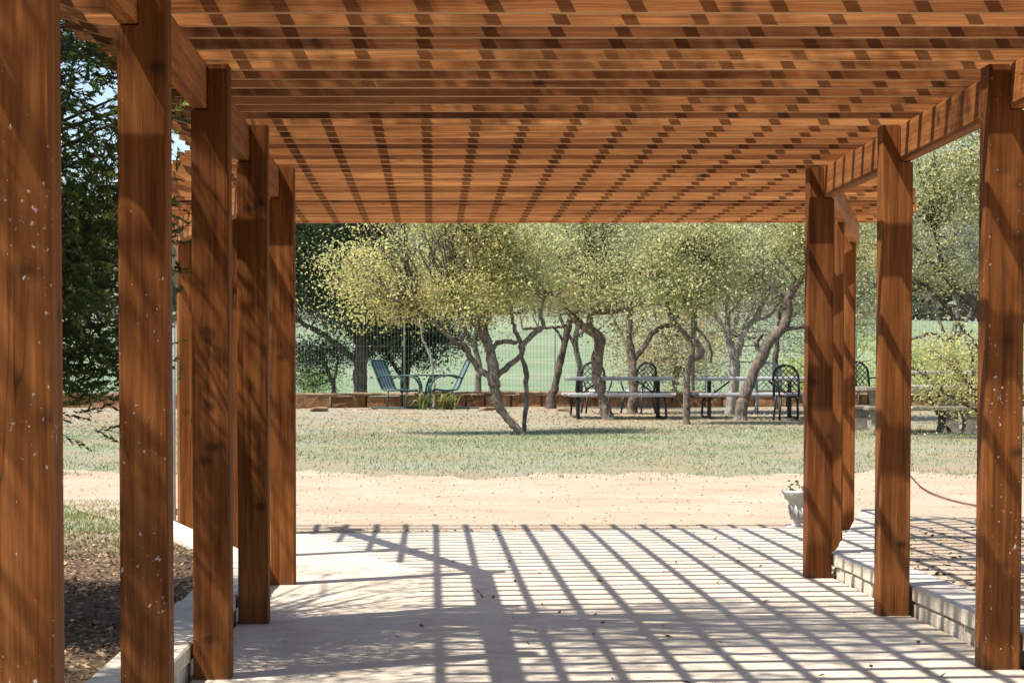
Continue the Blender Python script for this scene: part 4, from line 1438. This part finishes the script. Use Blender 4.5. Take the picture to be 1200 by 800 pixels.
# ------------------------------------------------------------------ grass, litter, fallen leaves
def scatter(n, xr, yr):
    x = rng.uniform(xr[0], xr[1], n)
    y = rng.uniform(yr[0], yr[1], n)
    return x, y
def nz(x, y, s):
    return (np.sin(x * 1.7 * s + 1.1) * np.sin(y * 1.3 * s + 0.7) + np.sin(x * 3.9 * s + y * 2.1 * s) * 0.6 + np.sin(x * 0.8 * s - y * 3.3 * s + 2) * 0.6) / 2.2
def blades(name, pts, h, wid, pal, label):
    n = len(pts)
    a = rng.uniform(0, 6.28, n)
    hh = h * rng.uniform(0.5, 1.3, n)
    sd = np.stack([np.cos(a), np.sin(a), np.zeros(n)], 1) * (wid * rng.uniform(0.7, 1.3, n))[:, None]
    ln = np.stack([rng.normal(size=n) * 0.5, rng.normal(size=n) * 0.5, np.ones(n)], 1) * hh[:, None]
    T = np.empty((n, 3, 3))
    T[:, 0] = pts - sd
    T[:, 1] = pts + sd
    T[:, 2] = pts + ln
    o = link(name, fast_mesh(name, T, 3, M_DRY, tints(n, pal)))
    o["kind"] = "stuff"; o["label"] = label; o["category"] = "grass"
# lawn
x, y = scatter(260000, (-13, 15), (25.4, 44))
dens = 0.52 + 0.45 * nz(x, y, 0.9) + 0.3 * nz(x, y, 3.1) + 0.35 * nz(x, y, 0.33)
edge = np.clip(1.2 * nz(x, y, 2.6) - 0.05, 0, 1)
belt = np.interp(y, [25.4, 26, 27, 29, 32, 35, 37.5, 39, 44], [0.0, 0.3, 0.5, 0.55, 0.75, 1.0, 0.7, 0.2, 0.12])
belt = np.where(y < 26.9, belt * 0.9 + edge * 2.2 * np.interp(y, [25.4, 26.6], [0.08, 1.0]), belt)
keep = rng.uniform(0, 1, len(x)) < np.clip(dens, 0.06, 1) * belt
x, y = x[keep], y[keep]
P = np.stack([x, y, np.array([gz(a, b) for a, b in zip(x, y)]) - 0.005], 1)
blades("lawn_grass", P, 0.036, 0.008, [(0.17, 0.235, 0.09), (0.22, 0.275, 0.135), (0.29, 0.31, 0.205), (0.14, 0.20, 0.07), (0.34, 0.33, 0.24)], "short patchy lawn grass beyond the gravel drive")
x, y = scatter(60000, (-6.5, -1.6), (14.5, 22.6))
keep = (x < np.array([left_in(min(b, 19.0)) - 0.5 for b in y])) & (rng.uniform(0, 1, len(x)) < np.clip(0.5 + 0.5 * nz(x, y, 1.6), 0.1, 1) * np.interp(y, [14.5, 16, 17], [0.15, 0.5, 1]))
x, y = x[keep], y[keep]
P = np.stack([x, y, np.array([gz(a, b) for a, b in zip(x, y)]) - 0.005], 1)
blades("side_grass", P, 0.038, 0.006, [(0.20, 0.23, 0.08), (0.28, 0.28, 0.12), (0.34, 0.32, 0.18), (0.15, 0.19, 0.06)], "grass strip left of the pergola before the gravel drive")

def flat_leaves(name, x, y, zf, size, pal, label, tilt=0.35):
    n = len(x)
    z = np.array([zf(a, b) for a, b in zip(x, y)]) + 0.012
    c = np.stack([x, y, z], 1)
    nrm = np.stack([rng.normal(size=n) * tilt, rng.normal(size=n) * tilt, np.ones(n)], 1)
    nrm /= np.linalg.norm(nrm, axis=1, keepdims=True)
    t = unit(n); t -= nrm * (t * nrm).sum(1, keepdims=True); t /= np.linalg.norm(t, axis=1, keepdims=True)
    w = np.cross(nrm, t)
    s = (size * rng.uniform(0.5, 1.3, n))[:, None]
    V = np.stack([c - t * s, c + w * s * 0.45, c + t * s, c - w * s * 0.45], 1)
    o = link(name, fast_mesh(name, V, 4, M_DRY, tints(n, pal, 0.3)))
    o["kind"] = "stuff"; o["label"] = label; o["category"] = "leaf litter"
x, y = scatter(30000, (-5.5, -1.26), (5.5, 17.2))
keep = x < np.array([left_in(b) - 0.155 - 0.27 for b in y])
flat_leaves("leaf_litter", x[keep], y[keep], gz, 0.021, [(0.30, 0.20, 0.12), (0.16, 0.10, 0.06), (0.40, 0.30, 0.19), (0.10, 0.065, 0.04), (0.22, 0.14, 0.08)], "brown leaf litter and bark on the mulch bed")
x = right_in(0) + 0.155 + 0.3 + np.abs(rng.normal(size=700)) * 0.5
y = rng.uniform(8, 18, 700)
x = x + np.array([right_in(b) - right_in(0) for b in y])
flat_leaves("leaf_litter", x, y, gz, 0.028, [(0.22, 0.14, 0.08), (0.12, 0.075, 0.045), (0.34, 0.24, 0.15)], "brown leaves blown against the right kerb")
x = rng.uniform(-0.75, 2.25, 120); y = rng.uniform(8.5, 18.8, 120)
flat_leaves("fallen_leaves", x, y, lambda a, b: patio_z(a), 0.019, [(0.12, 0.075, 0.04), (0.08, 0.05, 0.03), (0.2, 0.12, 0.06)], "small dark leaves scattered on the patio", 0.5)
x = rng.uniform(-2.2, 3.4, 500); y = 19.02 + np.abs(rng.normal(size=500)) * 0.14
flat_leaves("leaf_litter", x, y, lambda a, b: gz(a, b) + 0.004, 0.02, [(0.22, 0.14, 0.08), (0.12, 0.075, 0.045), (0.30, 0.22, 0.13)], "thin line of debris along the patio's far edge")
x, y = scatter(9000, (-8, 14), (36, 47))
flat_leaves("leaf_litter", x, y, gz, 0.03, [(0.34, 0.25, 0.16), (0.24, 0.165, 0.10), (0.46, 0.36, 0.25), (0.16, 0.11, 0.07)], "dry leaves lying under the oaks")
x, y = scatter(5000, (-9, 12), (19.2, 26.8))
flat_leaves("gravel_chips", x, y, lambda a, b: gz(a, b) - 0.002, 0.016, [(0.42, 0.32, 0.23), (0.28, 0.20, 0.14), (0.6, 0.5, 0.4)], "loose chips on the gravel drive", 0.4)
